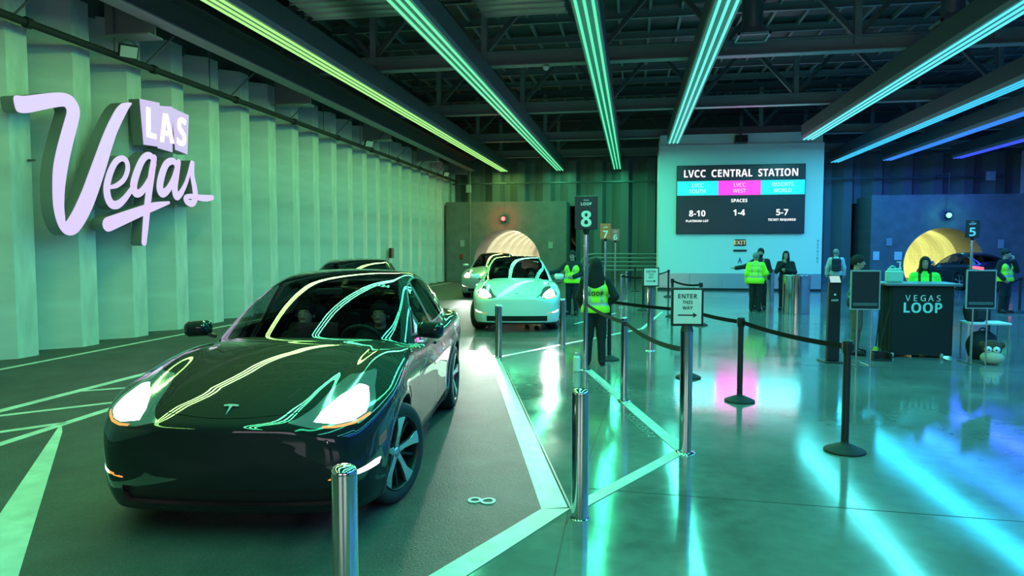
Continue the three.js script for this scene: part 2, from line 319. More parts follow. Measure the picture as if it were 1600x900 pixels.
function surface(F, lo, hi, cell, steps = 2) {               // surface nets, vertices pulled onto the surface
  const n = [0, 1, 2].map((k) => Math.ceil((hi[k] - lo[k]) / cell) + 1), [nx, ny, nz] = n, B = 6;
  const f = new Float32Array(nx * ny * nz), at = (i, j, k) => (k * ny + j) * nx + i;
  for (let k0 = 0; k0 < nz; k0 += B) for (let j0 = 0; j0 < ny; j0 += B) for (let i0 = 0; i0 < nx; i0 += B) {
    const v = F(lo[0] + (i0 + B / 2) * cell, lo[1] + (j0 + B / 2) * cell, lo[2] + (k0 + B / 2) * cell), far = Math.abs(v) > B * cell * 1.75;
    for (let k = k0; k < Math.min(nz, k0 + B); k++) for (let j = j0; j < Math.min(ny, j0 + B); j++) for (let i = i0; i < Math.min(nx, i0 + B); i++)
      f[at(i, j, k)] = far ? v : F(lo[0] + i * cell, lo[1] + j * cell, lo[2] + k * cell);
  }
  const id = new Int32Array(nx * ny * nz).fill(-1), pos = [], tri = [], g = [0, 0, 0];
  for (let k = 0; k < nz - 1; k++) for (let j = 0; j < ny - 1; j++) for (let i = 0; i < nx - 1; i++) {
    let sx = 0, sy = 0, sz = 0, c = 0;
    const v = [f[at(i, j, k)], f[at(i + 1, j, k)], f[at(i, j + 1, k)], f[at(i + 1, j + 1, k)], f[at(i, j, k + 1)], f[at(i + 1, j, k + 1)], f[at(i, j + 1, k + 1)], f[at(i + 1, j + 1, k + 1)]];
    let m = 0; for (let q = 0; q < 8; q++) if (v[q] < 0) m |= 1 << q;
    if (m === 0 || m === 255) continue;
    for (let a = 0; a < 8; a++) for (let b = 1; b < 8; b <<= 1) if (!(a & b)) {
      const w = a | b; if ((v[a] < 0) === (v[w] < 0)) continue;
      const t = v[a] / (v[a] - v[w]);
      sx += (a & 1) + (b === 1 ? t : 0); sy += (a >> 1 & 1) + (b === 2 ? t : 0); sz += (a >> 2 & 1) + (b === 4 ? t : 0); c++;
    }
    let x = lo[0] + (i + sx / c) * cell, y = lo[1] + (j + sy / c) * cell, z = lo[2] + (k + sz / c) * cell;
    for (let s = 0; s < steps; s++) { const w = F(x, y, z); gradient(F, x, y, z, cell * 0.1, g); const q = w / Math.max(0.25, g[0] * g[0] + g[1] * g[1] + g[2] * g[2]), lim = Math.max(-cell, Math.min(cell, q)); x -= g[0] * lim; y -= g[1] * lim; z -= g[2] * lim; }
    id[at(i, j, k)] = pos.length / 3; pos.push(x, y, z);
  }
  const quad = (a, b, c, d, flip) => { if (a < 0 || b < 0 || c < 0 || d < 0) return; flip ? tri.push(a, c, b, a, d, c) : tri.push(a, b, c, a, c, d); };
  for (let k = 1; k < nz - 1; k++) for (let j = 1; j < ny - 1; j++) for (let i = 1; i < nx - 1; i++) {
    const s = f[at(i, j, k)] < 0;
    if (s !== (f[at(i + 1, j, k)] < 0)) quad(id[at(i, j - 1, k - 1)], id[at(i, j, k - 1)], id[at(i, j, k)], id[at(i, j - 1, k)], !s);
    if (s !== (f[at(i, j + 1, k)] < 0)) quad(id[at(i - 1, j, k - 1)], id[at(i - 1, j, k)], id[at(i, j, k)], id[at(i, j, k - 1)], !s);
    if (s !== (f[at(i, j, k + 1)] < 0)) quad(id[at(i - 1, j - 1, k)], id[at(i, j - 1, k)], id[at(i, j, k)], id[at(i - 1, j, k)], !s);
  }
  const nor = new Array(pos.length);
  for (let q = 0; q < pos.length; q += 3) { gradient(F, pos[q], pos[q + 1], pos[q + 2], cell * 0.3, g); const l = Math.hypot(...g) || 1; nor[q] = g[0] / l; nor[q + 1] = g[1] / l; nor[q + 2] = g[2] / l; }
  return { pos, nor, tri };
}
function cut(m, g) {                                         // [where g > 0, where g <= 0], split exactly along g = 0
  const n = m.pos.length / 3, val = new Float64Array(n);
  for (let i = 0; i < n; i++) val[i] = g(m.pos[3 * i], m.pos[3 * i + 1], m.pos[3 * i + 2]) || 1e-9;
  const out = [0, 1].map(() => ({ pos: [], nor: [], tri: [], map: new Map() }));
  const put = (o, key, p, q) => { let i = o.map.get(key); if (i === undefined) { i = o.pos.length / 3; o.map.set(key, i); o.pos.push(...p); o.nor.push(...q); } return i; };
  const vert = (o, i) => put(o, i, m.pos.slice(3 * i, 3 * i + 3), m.nor.slice(3 * i, 3 * i + 3));
  const edge = (o, a, b) => {
    if (a > b) [a, b] = [b, a];
    const key = a * n + b + n; if (o.map.has(key)) return o.map.get(key);
    const t = val[a] / (val[a] - val[b]), p = [], q = [];
    for (let c = 0; c < 3; c++) { p.push(m.pos[3 * a + c] + t * (m.pos[3 * b + c] - m.pos[3 * a + c])); q.push(m.nor[3 * a + c] + t * (m.nor[3 * b + c] - m.nor[3 * a + c])); }
    const l = Math.hypot(...q) || 1; return put(o, key, p, q.map((w) => w / l));
  };
  for (let k = 0; k < m.tri.length; k += 3) {
    const t = [m.tri[k], m.tri[k + 1], m.tri[k + 2]], s = t.map((i) => val[i] > 0);
    if (s[0] === s[1] && s[1] === s[2]) { const o = out[s[0] ? 0 : 1]; o.tri.push(...t.map((i) => vert(o, i))); continue; }
    const lone = s[0] === s[1] ? 2 : s[0] === s[2] ? 1 : 0, a = t[lone], b = t[(lone + 1) % 3], c = t[(lone + 2) % 3];
    const one = out[s[lone] ? 0 : 1], two = out[s[lone] ? 1 : 0];
    one.tri.push(vert(one, a), edge(one, a, b), edge(one, a, c));
    const e1 = edge(two, a, b), e2 = edge(two, a, c), vb = vert(two, b), vc = vert(two, c);
    two.tri.push(e1, vb, vc, e1, vc, e2);
  }
  return out;
}
function geo(m, shift = 0) {
  const g = new THREE.BufferGeometry(), p = shift ? m.pos.map((v, i) => v + m.nor[i] * shift) : m.pos;
  g.setAttribute('position', new THREE.Float32BufferAttribute(p, 3)); g.setAttribute('normal', new THREE.Float32BufferAttribute(m.nor, 3));
  g.setAttribute('uv', new THREE.Float32BufferAttribute(new Float32Array(p.length / 3 * 2), 2)); g.setIndex(m.tri); return g;
}
function polygonDistance(pts, u, v) {                        // positive inside
  let d = 1e9, s = false;
  for (let i = 0, j = pts.length - 1; i < pts.length; j = i++) {
    const [ax, ay] = pts[j], [bx, by] = pts[i], ex = bx - ax, ey = by - ay, t = Math.max(0, Math.min(1, ((u - ax) * ex + (v - ay) * ey) / (ex * ex + ey * ey)));
    d = Math.min(d, Math.hypot(u - ax - ex * t, v - ay - ey * t));
    if ((ay > v) !== (by > v) && u < (bx - ax) * (v - ay) / (by - ay) + ax) s = !s;
  }
  return s ? d : -d;
}
// ---------------------------------------------------------------- the electric crossover, nose towards +z, left side at +x
const carShapes = (() => {
  const HC = spline([[-2.5, 1.0], [-2.3, 1.10], [-1.8, 1.13], [-1, 1.10], [0, 1.06], [0.6, 1.075], [0.85, 1.10], [1.0, 1.092], [1.3, 1.05], [1.6, 0.985], [1.9, 0.902], [2.1, 0.832], [2.2, 0.788], [2.34, 0.715]]);
  const W = spline([[-2.5, 0.90], [-2.1, 0.945], [-1.6, 0.965], [-1.2, 0.965], [-0.5, 0.952], [0.3, 0.948], [1.0, 0.955], [1.5, 0.968], [1.9, 0.972], [2.3, 0.965]]);
  const sec = spline([[0.15, 0.90], [0.3, 0.955], [0.45, 0.962], [0.6, 0.972], [0.74, 0.990], [0.85, 1.0], [0.95, 0.988], [1.05, 0.955], [1.2, 0.90]]);
  const NZ = spline([[0.12, 2.14], [0.20, 2.22], [0.30, 2.27], [0.45, 2.295], [0.60, 2.30], [0.75, 2.29], [0.9, 2.23], [1.0, 2.17]]);
  const TZ = spline([[0.15, -2.28], [0.4, -2.39], [0.6, -2.43], [0.8, -2.42], [1.0, -2.37], [1.15, -2.30]]);
  const RP = spline([[-2.5, 0.62], [-2.42, 0.82], [-2.32, 1.05], [-2.15, 1.24], [-1.9, 1.385], [-1.6, 1.495], [-1.3, 1.567], [-1.0, 1.608], [-0.7, 1.622], [-0.4, 1.600], [-0.1, 1.548], [0.2, 1.462], [0.5, 1.348], [0.8, 1.205], [1.02, 1.085], [1.2, 0.98]]);
  const shift = spline([[-2.5, -0.13], [-1.4, -0.12], [-0.8, 0], [-0.5, 0.02], [0.1, 0.2], [1.2, 0.24]]);
  const GB = spline([[-2.5, 0.62], [-2.0, 0.75], [-1.5, 0.835], [-1, 0.872], [-0.3, 0.878], [0.3, 0.865], [0.7, 0.82], [1.1, 0.74]]);
  const AX = 1.445, WY = 0.365, AR = 0.402;
  const top = (ax, z) => HC(z) - 0.055 * (ax / 0.8) ** 2 + 0.045 * Math.exp(-(((ax - 0.73) / 0.13) ** 2)) * Math.exp(-(((z - 1.45) / 0.5) ** 2)) + 0.012 / (1 + Math.exp((ax - 0.56 - 0.1 * (1.6 - z)) / 0.02)) * (z > 0.8 ? 1 : 0);
  const hw = (y, z) => { const df = Math.hypot(z - AX, y - WY), dr = Math.hypot(z + AX, y - WY); return W(z) * sec(y) + 0.02 * (Math.exp(-(((df - 0.42) / 0.06) ** 2)) + Math.exp(-(((dr - 0.42) / 0.06) ** 2))); };
  const FL = (x, y, z) => {
    const ax = Math.abs(x);
    let d = smax((y - top(ax, z)) * 0.93, ax - hw(y, z), 0.10);
    const q = ax / 0.92;
    d = smax(d, (z - (NZ(y) - 0.09 * q * q - 0.17 * q ** 8)) * 0.9, 0.04 + 0.24 * Math.min(1, Math.max(0, ax - 0.35) / 0.45) ** 2);
    d = smax(d, (TZ(y) + 0.10 * q * q + 0.22 * q ** 6 - z) * 0.9, 0.10);
    return smax(d, 0.17 - y, 0.03);
  };
  const roofY = (ax, z) => RP(z + shift(z) * (ax / 0.7) ** 2) - 0.035 * (ax / 0.6) ** 2;
  const gw = (y, z) => { const t = y - 1.05; return GB(z) - 0.48 * t - 0.12 * t * t; };
  const FG = (x, y, z) => { const ax = Math.abs(x); return smax(smax((y - roofY(ax, z)) * 0.87, (ax - gw(y, z)) * 0.9, 0.10), 0.8 - y, 0.02); };
  const F = (x, y, z) => {
    const ax = Math.abs(x); let d = smin(FL(x, y, z), FG(x, y, z), 0.03);
    const ca = Math.min(Math.hypot(z - AX, y - WY), Math.hypot(z + AX, y - WY)) - AR;
    return smax(d, -Math.max(ca, 0.60 - ax), 0.012);
  };
  let rest = surface(F, [-1.06, 0.12, -2.52], [1.06, 1.68, 2.40], 0.019);
  const shapes = {}, take = (name, g) => { const [a, b] = cut(rest, g); shapes[name] = a; rest = b; return a; };
  const arc = (x, z) => Math.abs(x) - 0.5 + 2.2 - z;          // runs round the front corner
  const rear = (x, z) => Math.abs(x) + z + 2.4;               // runs round the rear corner
  const arch = (y, z) => AR + 0.035 - Math.min(Math.hypot(z - AX, y - WY), Math.hypot(z + AX, y - WY));
  take('arch_liner', (x, y, z) => Math.min(arch(y, z) - 0.022, 0.98 - y));
  take('arch_trim', (x, y, z) => Math.min(arch(y, z), Math.abs(x) - 0.85, 0.95 - y));
  for (const n of ['arch_liner', 'arch_trim']) { const [l, r] = cut(shapes[n], (x) => x); delete shapes[n]; [l, r].forEach((h, i) => { [shapes[n + '_' + 2 * i], shapes[n + '_' + (2 * i + 1)]] = cut(h, (x, y, z) => z); }); }
  // glass
  const upper = (x, y, z) => Math.min(gw(y, z) - Math.abs(x) - 0.05, FL(x, y, z) - 0.014);
  take('windshield', (x, y, z) => Math.min(upper(x, y, z), z + 0.09));
  take('roof_glass', (x, y, z) => Math.min(upper(x, y, z), z + 1.30));
  take('rear_window', (x, y, z) => Math.min(upper(x, y, z), -1.36 - z, z + 2.13));
  const rail = (x, y, z) => roofY(Math.abs(x), z) - y - 0.062, belt = (y, z) => y - (1.10 - 0.02 * z), side = (x, y, z) => Math.min(0.05 - (gw(y, z) - Math.abs(x)), FL(x, y, z) - 0.004);
  const dlo = (x, y, z) => Math.min(rail(x, y, z), belt(y, z), side(x, y, z), z + 1.86 - (y - 1.1) * 0.9, 0.62 - z);
  const pillars = (z) => Math.min(Math.abs(z + 0.40) - 0.045, Math.abs(z + 1.20) - 0.03);
  const windows = take('windows', (x, y, z) => Math.min(dlo(x, y, z), pillars(z)));
  take('window_trim', (x, y, z) => dlo(x, y, z) + 0.016);
  delete shapes.windows;
  const [front, notFront] = cut(windows, (x, y, z) => z + 0.40), [rearW, quarter] = cut(notFront, (x, y, z) => z + 1.20);
  for (const [n, s] of [['front', front], ['rear', rearW], ['quarter', quarter]]) [shapes[n + '_window_left'], shapes[n + '_window_right']] = cut(s, (x) => x);
  // lamps
  const lampShape = [[-0.13, 0.768], [0.02, 0.735], [0.20, 0.728], [0.38, 0.738], [0.54, 0.772], [0.66, 0.83], [0.78, 0.905], [0.98, 0.99], [0.90, 0.985], [0.70, 0.965], [0.42, 0.90], [0.14, 0.825], [-0.04, 0.785]];
  const head = take('headlights', (x, y, z) => z > 1.2 ? polygonDistance(lampShape, arc(x, z), y) : -1);
  delete shapes.headlights;
  const lit = [[0.06, 0.765], [0.22, 0.748], [0.38, 0.758], [0.52, 0.79], [0.62, 0.845], [0.72, 0.91], [0.66, 0.925], [0.42, 0.872], [0.18, 0.81]];
  const [beam, unlit] = cut(head, (x, y, z) => polygonDistance(lit, arc(x, z), y)), [signal, lens] = cut(unlit, (x, y, z) => Math.min(0.013 - polygonDistance(lampShape, arc(x, z), y), 0.80 - y - 0.05 * Math.abs(arc(x, z) - 0.3), arc(x, z) - 0.10));
  [shapes.signal_left, shapes.signal_right] = cut(signal, (x) => x);
  [shapes.headlight_left, shapes.headlight_right] = cut(lens, (x) => x); [shapes.beam_left, shapes.beam_right] = cut(beam, (x) => x);
  const fogShape = [[0.10, 0.408], [0.40, 0.425], [0.64, 0.440], [0.68, 0.482], [0.58, 0.484], [0.34, 0.450], [0.12, 0.424]];
  const fog = take('fog_lights', (x, y, z) => z > 1.4 ? polygonDistance(fogShape, arc(x, z), y) : -1);
  delete shapes.fog_lights; const [fogLamp, fogTip] = cut(fog, (x, y, z) => arc(x, z) - 0.27); [shapes.fog_left, shapes.fog_right] = cut(fogLamp, (x) => x); [shapes.tip_left, shapes.tip_right] = cut(fogTip, (x) => x);
  take('marker', (x, y, z) => Math.min(0.035 - Math.abs(y - 0.62 - (1.86 - z) * 0.3), 0.05 - Math.abs(z - 1.93), Math.abs(x) - 0.75));
  const tail = take('tail_lights', (x, y, z) => Math.min(0.34 - Math.abs(rear(x, z) - 0.86), 0.055 - Math.abs(y - 0.985 - (rear(x, z) - 0.86) * 0.10), -1.85 - z));
  delete shapes.tail_lights; [shapes.tail_left, shapes.tail_right] = cut(tail, (x) => x);
  [shapes.side_marker_left, shapes.side_marker_right] = cut(shapes.marker, (x) => x); delete shapes.marker;
  // black lower trim, front intake
  take('front_intake', (x, y, z) => Math.min(0.66 - Math.abs(x), y - 0.245, 0.362 - y, z - 1.9));
  take('sill_trim', (x, y, z) => 0.245 - y + (z > 1.9 ? -0.03 : 0));
  // panels, with a dark seam let in between them
  const hoodEdge = spline([[0.6, 0.66], [1.0, 0.70], [1.4, 0.72], [1.7, 0.70], [1.95, 0.62], [2.2, 0.50]]);
  const hood = (x, y, z) => Math.min(hoodEdge(z) - Math.abs(x), 2.225 - 0.16 * (Math.abs(x) / 0.6) ** 2 - z, z - 0.5, 0.02 - Math.abs(FL(x, y, z)), y - 0.7);
  const S = 0.0035;
  take('hood', (x, y, z) => hood(x, y, z) - S); take('hood_seam', (x, y, z) => hood(x, y, z) + S);
  { const [fs, ss] = cut(shapes.hood_seam, (x, y, z) => z - 2.0); delete shapes.hood_seam; shapes.hood_seam_front = fs; [shapes.hood_seam_left, shapes.hood_seam_right] = cut(ss, (x) => x); }
  const doorF = (x, y, z) => Math.min(0.70 - 0.10 * Math.max(0, y - 0.9) - z, z + 0.40, y - 0.305, Math.abs(x) - 0.5), doorR = (x, y, z) => Math.min(-0.40 - z, z + 1.28, y - 0.305, Math.abs(x) - 0.5, -arch(y, z) - 0.03);
  const fd = take('f', (x, y, z) => doorF(x, y, z) - S); delete shapes.f; [shapes.front_door_left, shapes.front_door_right] = cut(fd, (x) => x);
  const rd = take('r', (x, y, z) => doorR(x, y, z) - S); delete shapes.r; [shapes.rear_door_left, shapes.rear_door_right] = cut(rd, (x) => x);
  take('door_seam', (x, y, z) => Math.max(doorF(x, y, z), doorR(x, y, z)) + S);
  take('front_bumper', (x, y, z) => Math.min(arc(x, z) < 0.95 ? z - 1.86 : -0.1, 0.93 - y));
  shapes.body_shell = rest;
  const out = {}; for (const [k, v] of Object.entries(shapes)) out[k] = geo(v, /seam/.test(k) ? -0.004 : k === 'front_intake' ? -0.03 : 0);
  out.at = (x, z, y0 = 1.2) => { let y = y0; for (let k = 0; k < 400 && F(x, y, z) > 0; k++) y -= 0.002; return y; };
  out.field = F;
  return out;
})();
const CAR = {
  tire: std({ color: lin(0.02, 0.02, 0.021), roughness: 0.7 }),
  rimDark: std({ color: lin(0.03, 0.03, 0.032), metalness: 0.6, roughness: 0.35 }),
  rimLight: std({ color: lin(0.62, 0.62, 0.64), metalness: 0.9, roughness: 0.28 }),
  trim: std({ color: lin(0.015, 0.015, 0.016), roughness: 0.4 }),
  seam: std({ color: lin(0.004, 0.004, 0.004), roughness: 0.8 }),
  glass: phy({ color: lin(0.55, 0.60, 0.60), transmission: 1, thickness: 0, roughness: 0.0, ior: 1.5, specularIntensity: 1 }),
  privacy: phy({ color: lin(0.10, 0.11, 0.12), transmission: 1, thickness: 0, roughness: 0.0, ior: 1.5 }),
  roofGlass: phy({ color: lin(0.006, 0.006, 0.007), roughness: 0.03, clearcoat: 1, clearcoatRoughness: 0.0 }),
  lens: phy({ color: lin(0.35, 0.36, 0.38), roughness: 0.12, metalness: 0.6, clearcoat: 1 }),
  interior: std({ color: lin(0.018, 0.018, 0.02), roughness: 0.7 }),
  seat: std({ color: lin(0.025, 0.025, 0.027), roughness: 0.6 }),
  chrome: std({ color: lin(0.8, 0.8, 0.82), metalness: 1, roughness: 0.1 }),
  amber: glow(1.0, 0.32, 0.05, 1.2), headBeam: glow(1.0, 1.0, 1.0, 6.0), fogBeam: glow(1.0, 0.97, 0.92, 2.2),
  tailOff: phy({ color: lin(0.25, 0.01, 0.01), roughness: 0.1, clearcoat: 1 }), tailOn: glow(1.0, 0.06, 0.05, 3.0),
  marker: std({ color: lin(0.6, 0.08, 0.03), roughness: 0.3 }),
};
const tireShape = lathe([[0.255, -0.11], [0.27, -0.12], [0.31, -0.128], [0.345, -0.118], [0.36, -0.095], [0.362, 0], [0.36, 0.095], [0.345, 0.118], [0.31, 0.128], [0.27, 0.12], [0.255, 0.11]], 48).rotateZ(-Math.PI / 2);
const rimBarrel = lathe([[0.262, 0.112], [0.268, 0.122], [0.258, 0.124], [0.248, 0.10], [0.235, 0.0], [0.24, -0.1]], 48).rotateZ(-Math.PI / 2);
const rimSpokes = (() => {                                    // five broad turbine blades and five thin ribs
  const out = [];
  for (let k = 0; k < 5; k++) {
    const g = extrude([[0.035, -0.022], [0.10, -0.024], [0.18, -0.046], [0.252, -0.072], [0.262, -0.02], [0.256, 0.035], [0.17, 0.012], [0.10, 0.018], [0.035, 0.024]], 0.018, 0.004);
    g.translate(0, 0, -0.009); const p = g.attributes.position;
    for (let i = 0; i < p.count; i++) { const r = Math.hypot(p.getX(i), p.getY(i)); p.setZ(i, p.getZ(i) + 0.075 + 0.035 * Math.min(1, r / 0.26)); }
    g.computeVertexNormals(); out.push(g.rotateZ(k * Math.PI * 2 / 5 + 0.3));
  }
  return merge(out).rotateY(Math.PI / 2);
})();
const rimRibs = (() => { const out = []; for (let k = 0; k < 5; k++) out.push(bar([0.04, 0, 0.06], [0.25, 0, 0.085], 0.02, 0.02).rotateZ((k + 0.5) * Math.PI * 2 / 5 + 0.3)); return merge(out).rotateY(Math.PI / 2); })();
const hubCap = lathe([[0, 0.10], [0.03, 0.098], [0.036, 0.085], [0.05, 0.075]], 24).rotateZ(-Math.PI / 2);
const brakeDisc = cyl(0.19, 0.19, 0.02, 32).rotateZ(Math.PI / 2);
function addWheel(car, x, z, steer) {
  const w = new THREE.Group(); w.name = 'wheel'; w.position.set(x, 0.362, z); w.rotation.y = (x > 0 ? 0 : Math.PI) + steer; car.add(w);
  part('tire', tireShape, CAR.tire, w); part('rim', rimBarrel, CAR.rimDark, w); part('spokes', rimSpokes, CAR.rimLight, w); part('ribs', rimRibs, CAR.rimDark, w); part('hub_cap', hubCap, CAR.rimLight, w); part('brake_disc', brakeDisc, CAR.rimDark, w);
}
const mirrorShape = (() => { const g = rbox(0.24, 0.145, 0.13, 0.055, 0, 0, 0, 4), p = g.attributes.position; for (let i = 0; i < p.count; i++) { const t = p.getZ(i) / 0.13 + 0.5; if (t > 0) { p.setX(i, p.getX(i) * (1 - 0.22 * t * t)); p.setY(i, p.getY(i) * (1 - 0.3 * t * t)); } } g.computeVertexNormals(); return g; })();
const emblemShape = extrude([[-0.05, 0.045], [-0.045, 0.03], [-0.02, 0.034], [-0.008, 0.03], [0, -0.05], [0.008, 0.03], [0.02, 0.034], [0.045, 0.03], [0.05, 0.045], [0.02, 0.052], [-0.02, 0.052]], 0.004);
const seatShape = (() => {
  const cushion = rbox(0.50, 0.16, 0.52, 0.07, 0, 0.36, 0.05, 3), back = rbox(0.50, 0.66, 0.15, 0.07, 0, 0.70, -0.27, 3).rotateX(0), headrest = rbox(0.26, 0.17, 0.10, 0.045, 0, 1.12, -0.30, 3);
  return merge([cushion, back, headrest]);
})();
function makeCar(name, label, paint, o = {}) {
  const t = thing(name, label, 'car'), S = carShapes, steer = o.steer || 0;
  for (const n of ['body_shell', 'hood', 'front_bumper']) part(n, S[n], paint, t);
  for (const s of ['left', 'right']) { part('front_door', S['front_door_' + s], paint, t); part('rear_door', S['rear_door_' + s], paint, t); }
  part('door_seam', S.door_seam, CAR.seam, t);
  for (const q of [0, 1, 2, 3]) { part('arch_liner', S['arch_liner_' + q], M.rubber, t); part('arch_trim', S['arch_trim_' + q], o.arch || paint, t); } part('sill_trim', S.sill_trim, CAR.trim, t); part('front_intake', S.front_intake, M.black, t);
  part('windshield', S.windshield, CAR.glass, t); part('roof_glass', S.roof_glass, CAR.roofGlass, t); part('rear_window', S.rear_window, CAR.privacy, t); part('window_trim', S.window_trim, CAR.trim, t);
  for (const s of ['left', 'right']) { part('front_window', S['front_window_' + s], CAR.glass, t); part('rear_side_window', S['rear_window_' + s], CAR.privacy, t); part('quarter_window', S['quarter_window_' + s], CAR.privacy, t); }
  for (const s of ['left', 'right']) {
    const h = part('headlight', S['headlight_' + s], CAR.lens, t); part('lamp_beam', S['beam_' + s], o.lightsOff ? CAR.lens : CAR.headBeam, h);
    part('turn_signal', S['signal_' + s], o.lightsOff ? CAR.lens : CAR.amber, h); const fl = part('fog_light', S['fog_' + s], o.lightsOff ? CAR.lens : CAR.fogBeam, t); part('turn_signal', S['tip_' + s], o.lightsOff ? CAR.lens : CAR.amber, fl); part('tail_light', S['tail_' + s], o.tail ? CAR.tailOn : CAR.tailOff, t);
  }
  for (const s of ['left', 'right']) { part('side_marker', S['side_marker_' + s], CAR.marker, t); part('hood_seam', S['hood_seam_' + s], CAR.seam, t); }
  part('hood_seam', S.hood_seam_front, CAR.seam, t);
  for (const [x, z] of [[0.83, 1.445], [-0.83, 1.445], [0.835, -1.445], [-0.835, -1.445]]) addWheel(t, x, z, z > 0 ? steer : 0);
  for (const s of [1, -1]) {
    const m = part('side_mirror', mirrorShape, o.mirror || paint, t); m.position.set(s * 1.01, 1.145, 0.58); m.rotation.y = s * -0.12; m.rotation.z = s * -0.06;
    part('mirror_glass', rbox(0.19, 0.11, 0.01, 0.004, 0, 0, -0.064), CAR.chrome, m);
    part('mirror_arm', bar([s * 0.86, 1.08, 0.56], [s * 0.95, 1.11, 0.57], 0.05, 0.03), CAR.trim, t);
    for (const z of [-0.22, -1.06]) part('door_handle', rbox(0.014, 0.026, 0.2, 0.006, s * 0.945, 0.94, z), o.mirror || paint, t);
  }
  const ey = S.at(0, 2.15), em = part('emblem', emblemShape, M.plasticGrey, t); em.position.set(0, ey + 0.004, 2.15); em.rotation.x = -1.12;
  if (o.number) { // fleet number on the windscreen
    const x = 0.47, z = -0.02, y = S.at(x, z, 1.7), g = gradient(S.field, x, y, z, 0.01, [0, 0, 0]), n = new THREE.Vector3(...g).normalize(), d = part('fleet_number', text(o.number, 0.055, 0.001), M.plasticWhite, t); d.position.set(x, y, z).addScaledVector(n, 0.004);
    const right = new THREE.Vector3(1, 0, 0).addScaledVector(n, -n.x).normalize(), up = new THREE.Vector3().crossVectors(n, right); d.quaternion.setFromRotationMatrix(new THREE.Matrix4().makeBasis(right, up, n));
  }
  if (!o.plain) {
    part('dashboard', [rbox(1.36, 0.16, 0.42, 0.06, 0, 0.98, 0.72, 3), rbox(1.36, 0.3, 0.2, 0.05, 0, 0.82, 0.62)], CAR.interior, t);
    part('touch_screen', rbox(0.36, 0.22, 0.012, 0.004, 0, 1.08, 0.46), M.black, t);
    const wheel = part('steering_wheel', new THREE.TorusGeometry(0.18, 0.016, 10, 36), CAR.interior, t); wheel.position.set(0.37, 1.0, 0.38); wheel.rotation.x = 0.45;
    for (const x of [0.37, -0.37]) { const s = part('front_seat', seatShape, CAR.seat, t); s.position.set(x, 0.06, -0.22); const b = part('rear_seat', seatShape, CAR.seat, t); b.position.set(x, 0.08, -1.08); }
    part('cabin_tub', [box(1.5, 0.04, 3.0, 0, 0.32, -0.5), box(1.4, 0.7, 0.04, 0, 0.65, 0.85), box(1.4, 0.7, 0.04, 0, 0.75, -1.75)], CAR.interior, t);
    part('interior_mirror', rbox(0.24, 0.06, 0.03, 0.012, 0, 1.44, 0.12), CAR.interior, t);
  }
  return t;
}
function headlamps(car, power, far) {                        // low beam and, where it is on, the far-reaching beam
  for (const s of [1, -1]) {
    const l = new THREE.SpotLight(lin(1, 0.98, 0.95), power, 0, 0.75, 0.7, 2); l.position.set(s * 0.72, 0.76, 2.24); l.target.position.set(s * 0.95, 0.0, 8); l.castShadow = true; l.shadow.radius = 3; car.add(l, l.target);
    if (far) { const h = new THREE.SpotLight(lin(1, 0.98, 0.95), far, 0, 0.30, 0.9, 2); h.position.set(s * 0.72, 0.78, 2.24); h.target.position.set(s * 0.85, 0.30, 8); h.castShadow = true; h.shadow.radius = 3; car.add(h, h.target); }
  }
}
const SIGN_V = [[-0.257,1.221],[-0.078,1.259],[0.171,1.335],[0.43,1.414],[0.678,1.473],[0.862,1.473],[0.977,1.412],[1.058,1.292],[1.061,1.145],[0.993,0.93],[0.895,0.657],[0.796,0.351],[0.717,0.05],[0.668,-0.208],[0.647,-0.464],[0.658,-0.627],[0.672,-0.718],[0.765,-0.623],[0.901,-0.431],[1.075,-0.14],[1.238,0.177],[1.405,0.501],[1.576,0.832],[1.75,1.132],[1.954,1.425],[2.083,1.549],[2.188,1.602],[2.393,1.638],[2.299,1.51],[2.127,1.257],[1.962,0.99],[1.81,0.67],[1.689,0.38],[1.559,0.093],[1.425,-0.189],[1.285,-0.448],[1.124,-0.683],[0.968,-0.857],[0.845,-0.935],[0.726,-0.948],[0.613,-0.902],[0.514,-0.778],[0.447,-0.583],[0.421,-0.37],[0.426,-0.084],[0.451,0.167],[0.516,0.424],[0.62,0.725],[0.724,0.994],[0.787,1.168],[0.758,1.242],[0.666,1.235],[0.463,1.171],[0.243,1.094],[0.032,1.017],[-0.111,0.983],[-0.21,0.992],[-0.253,1.073]];
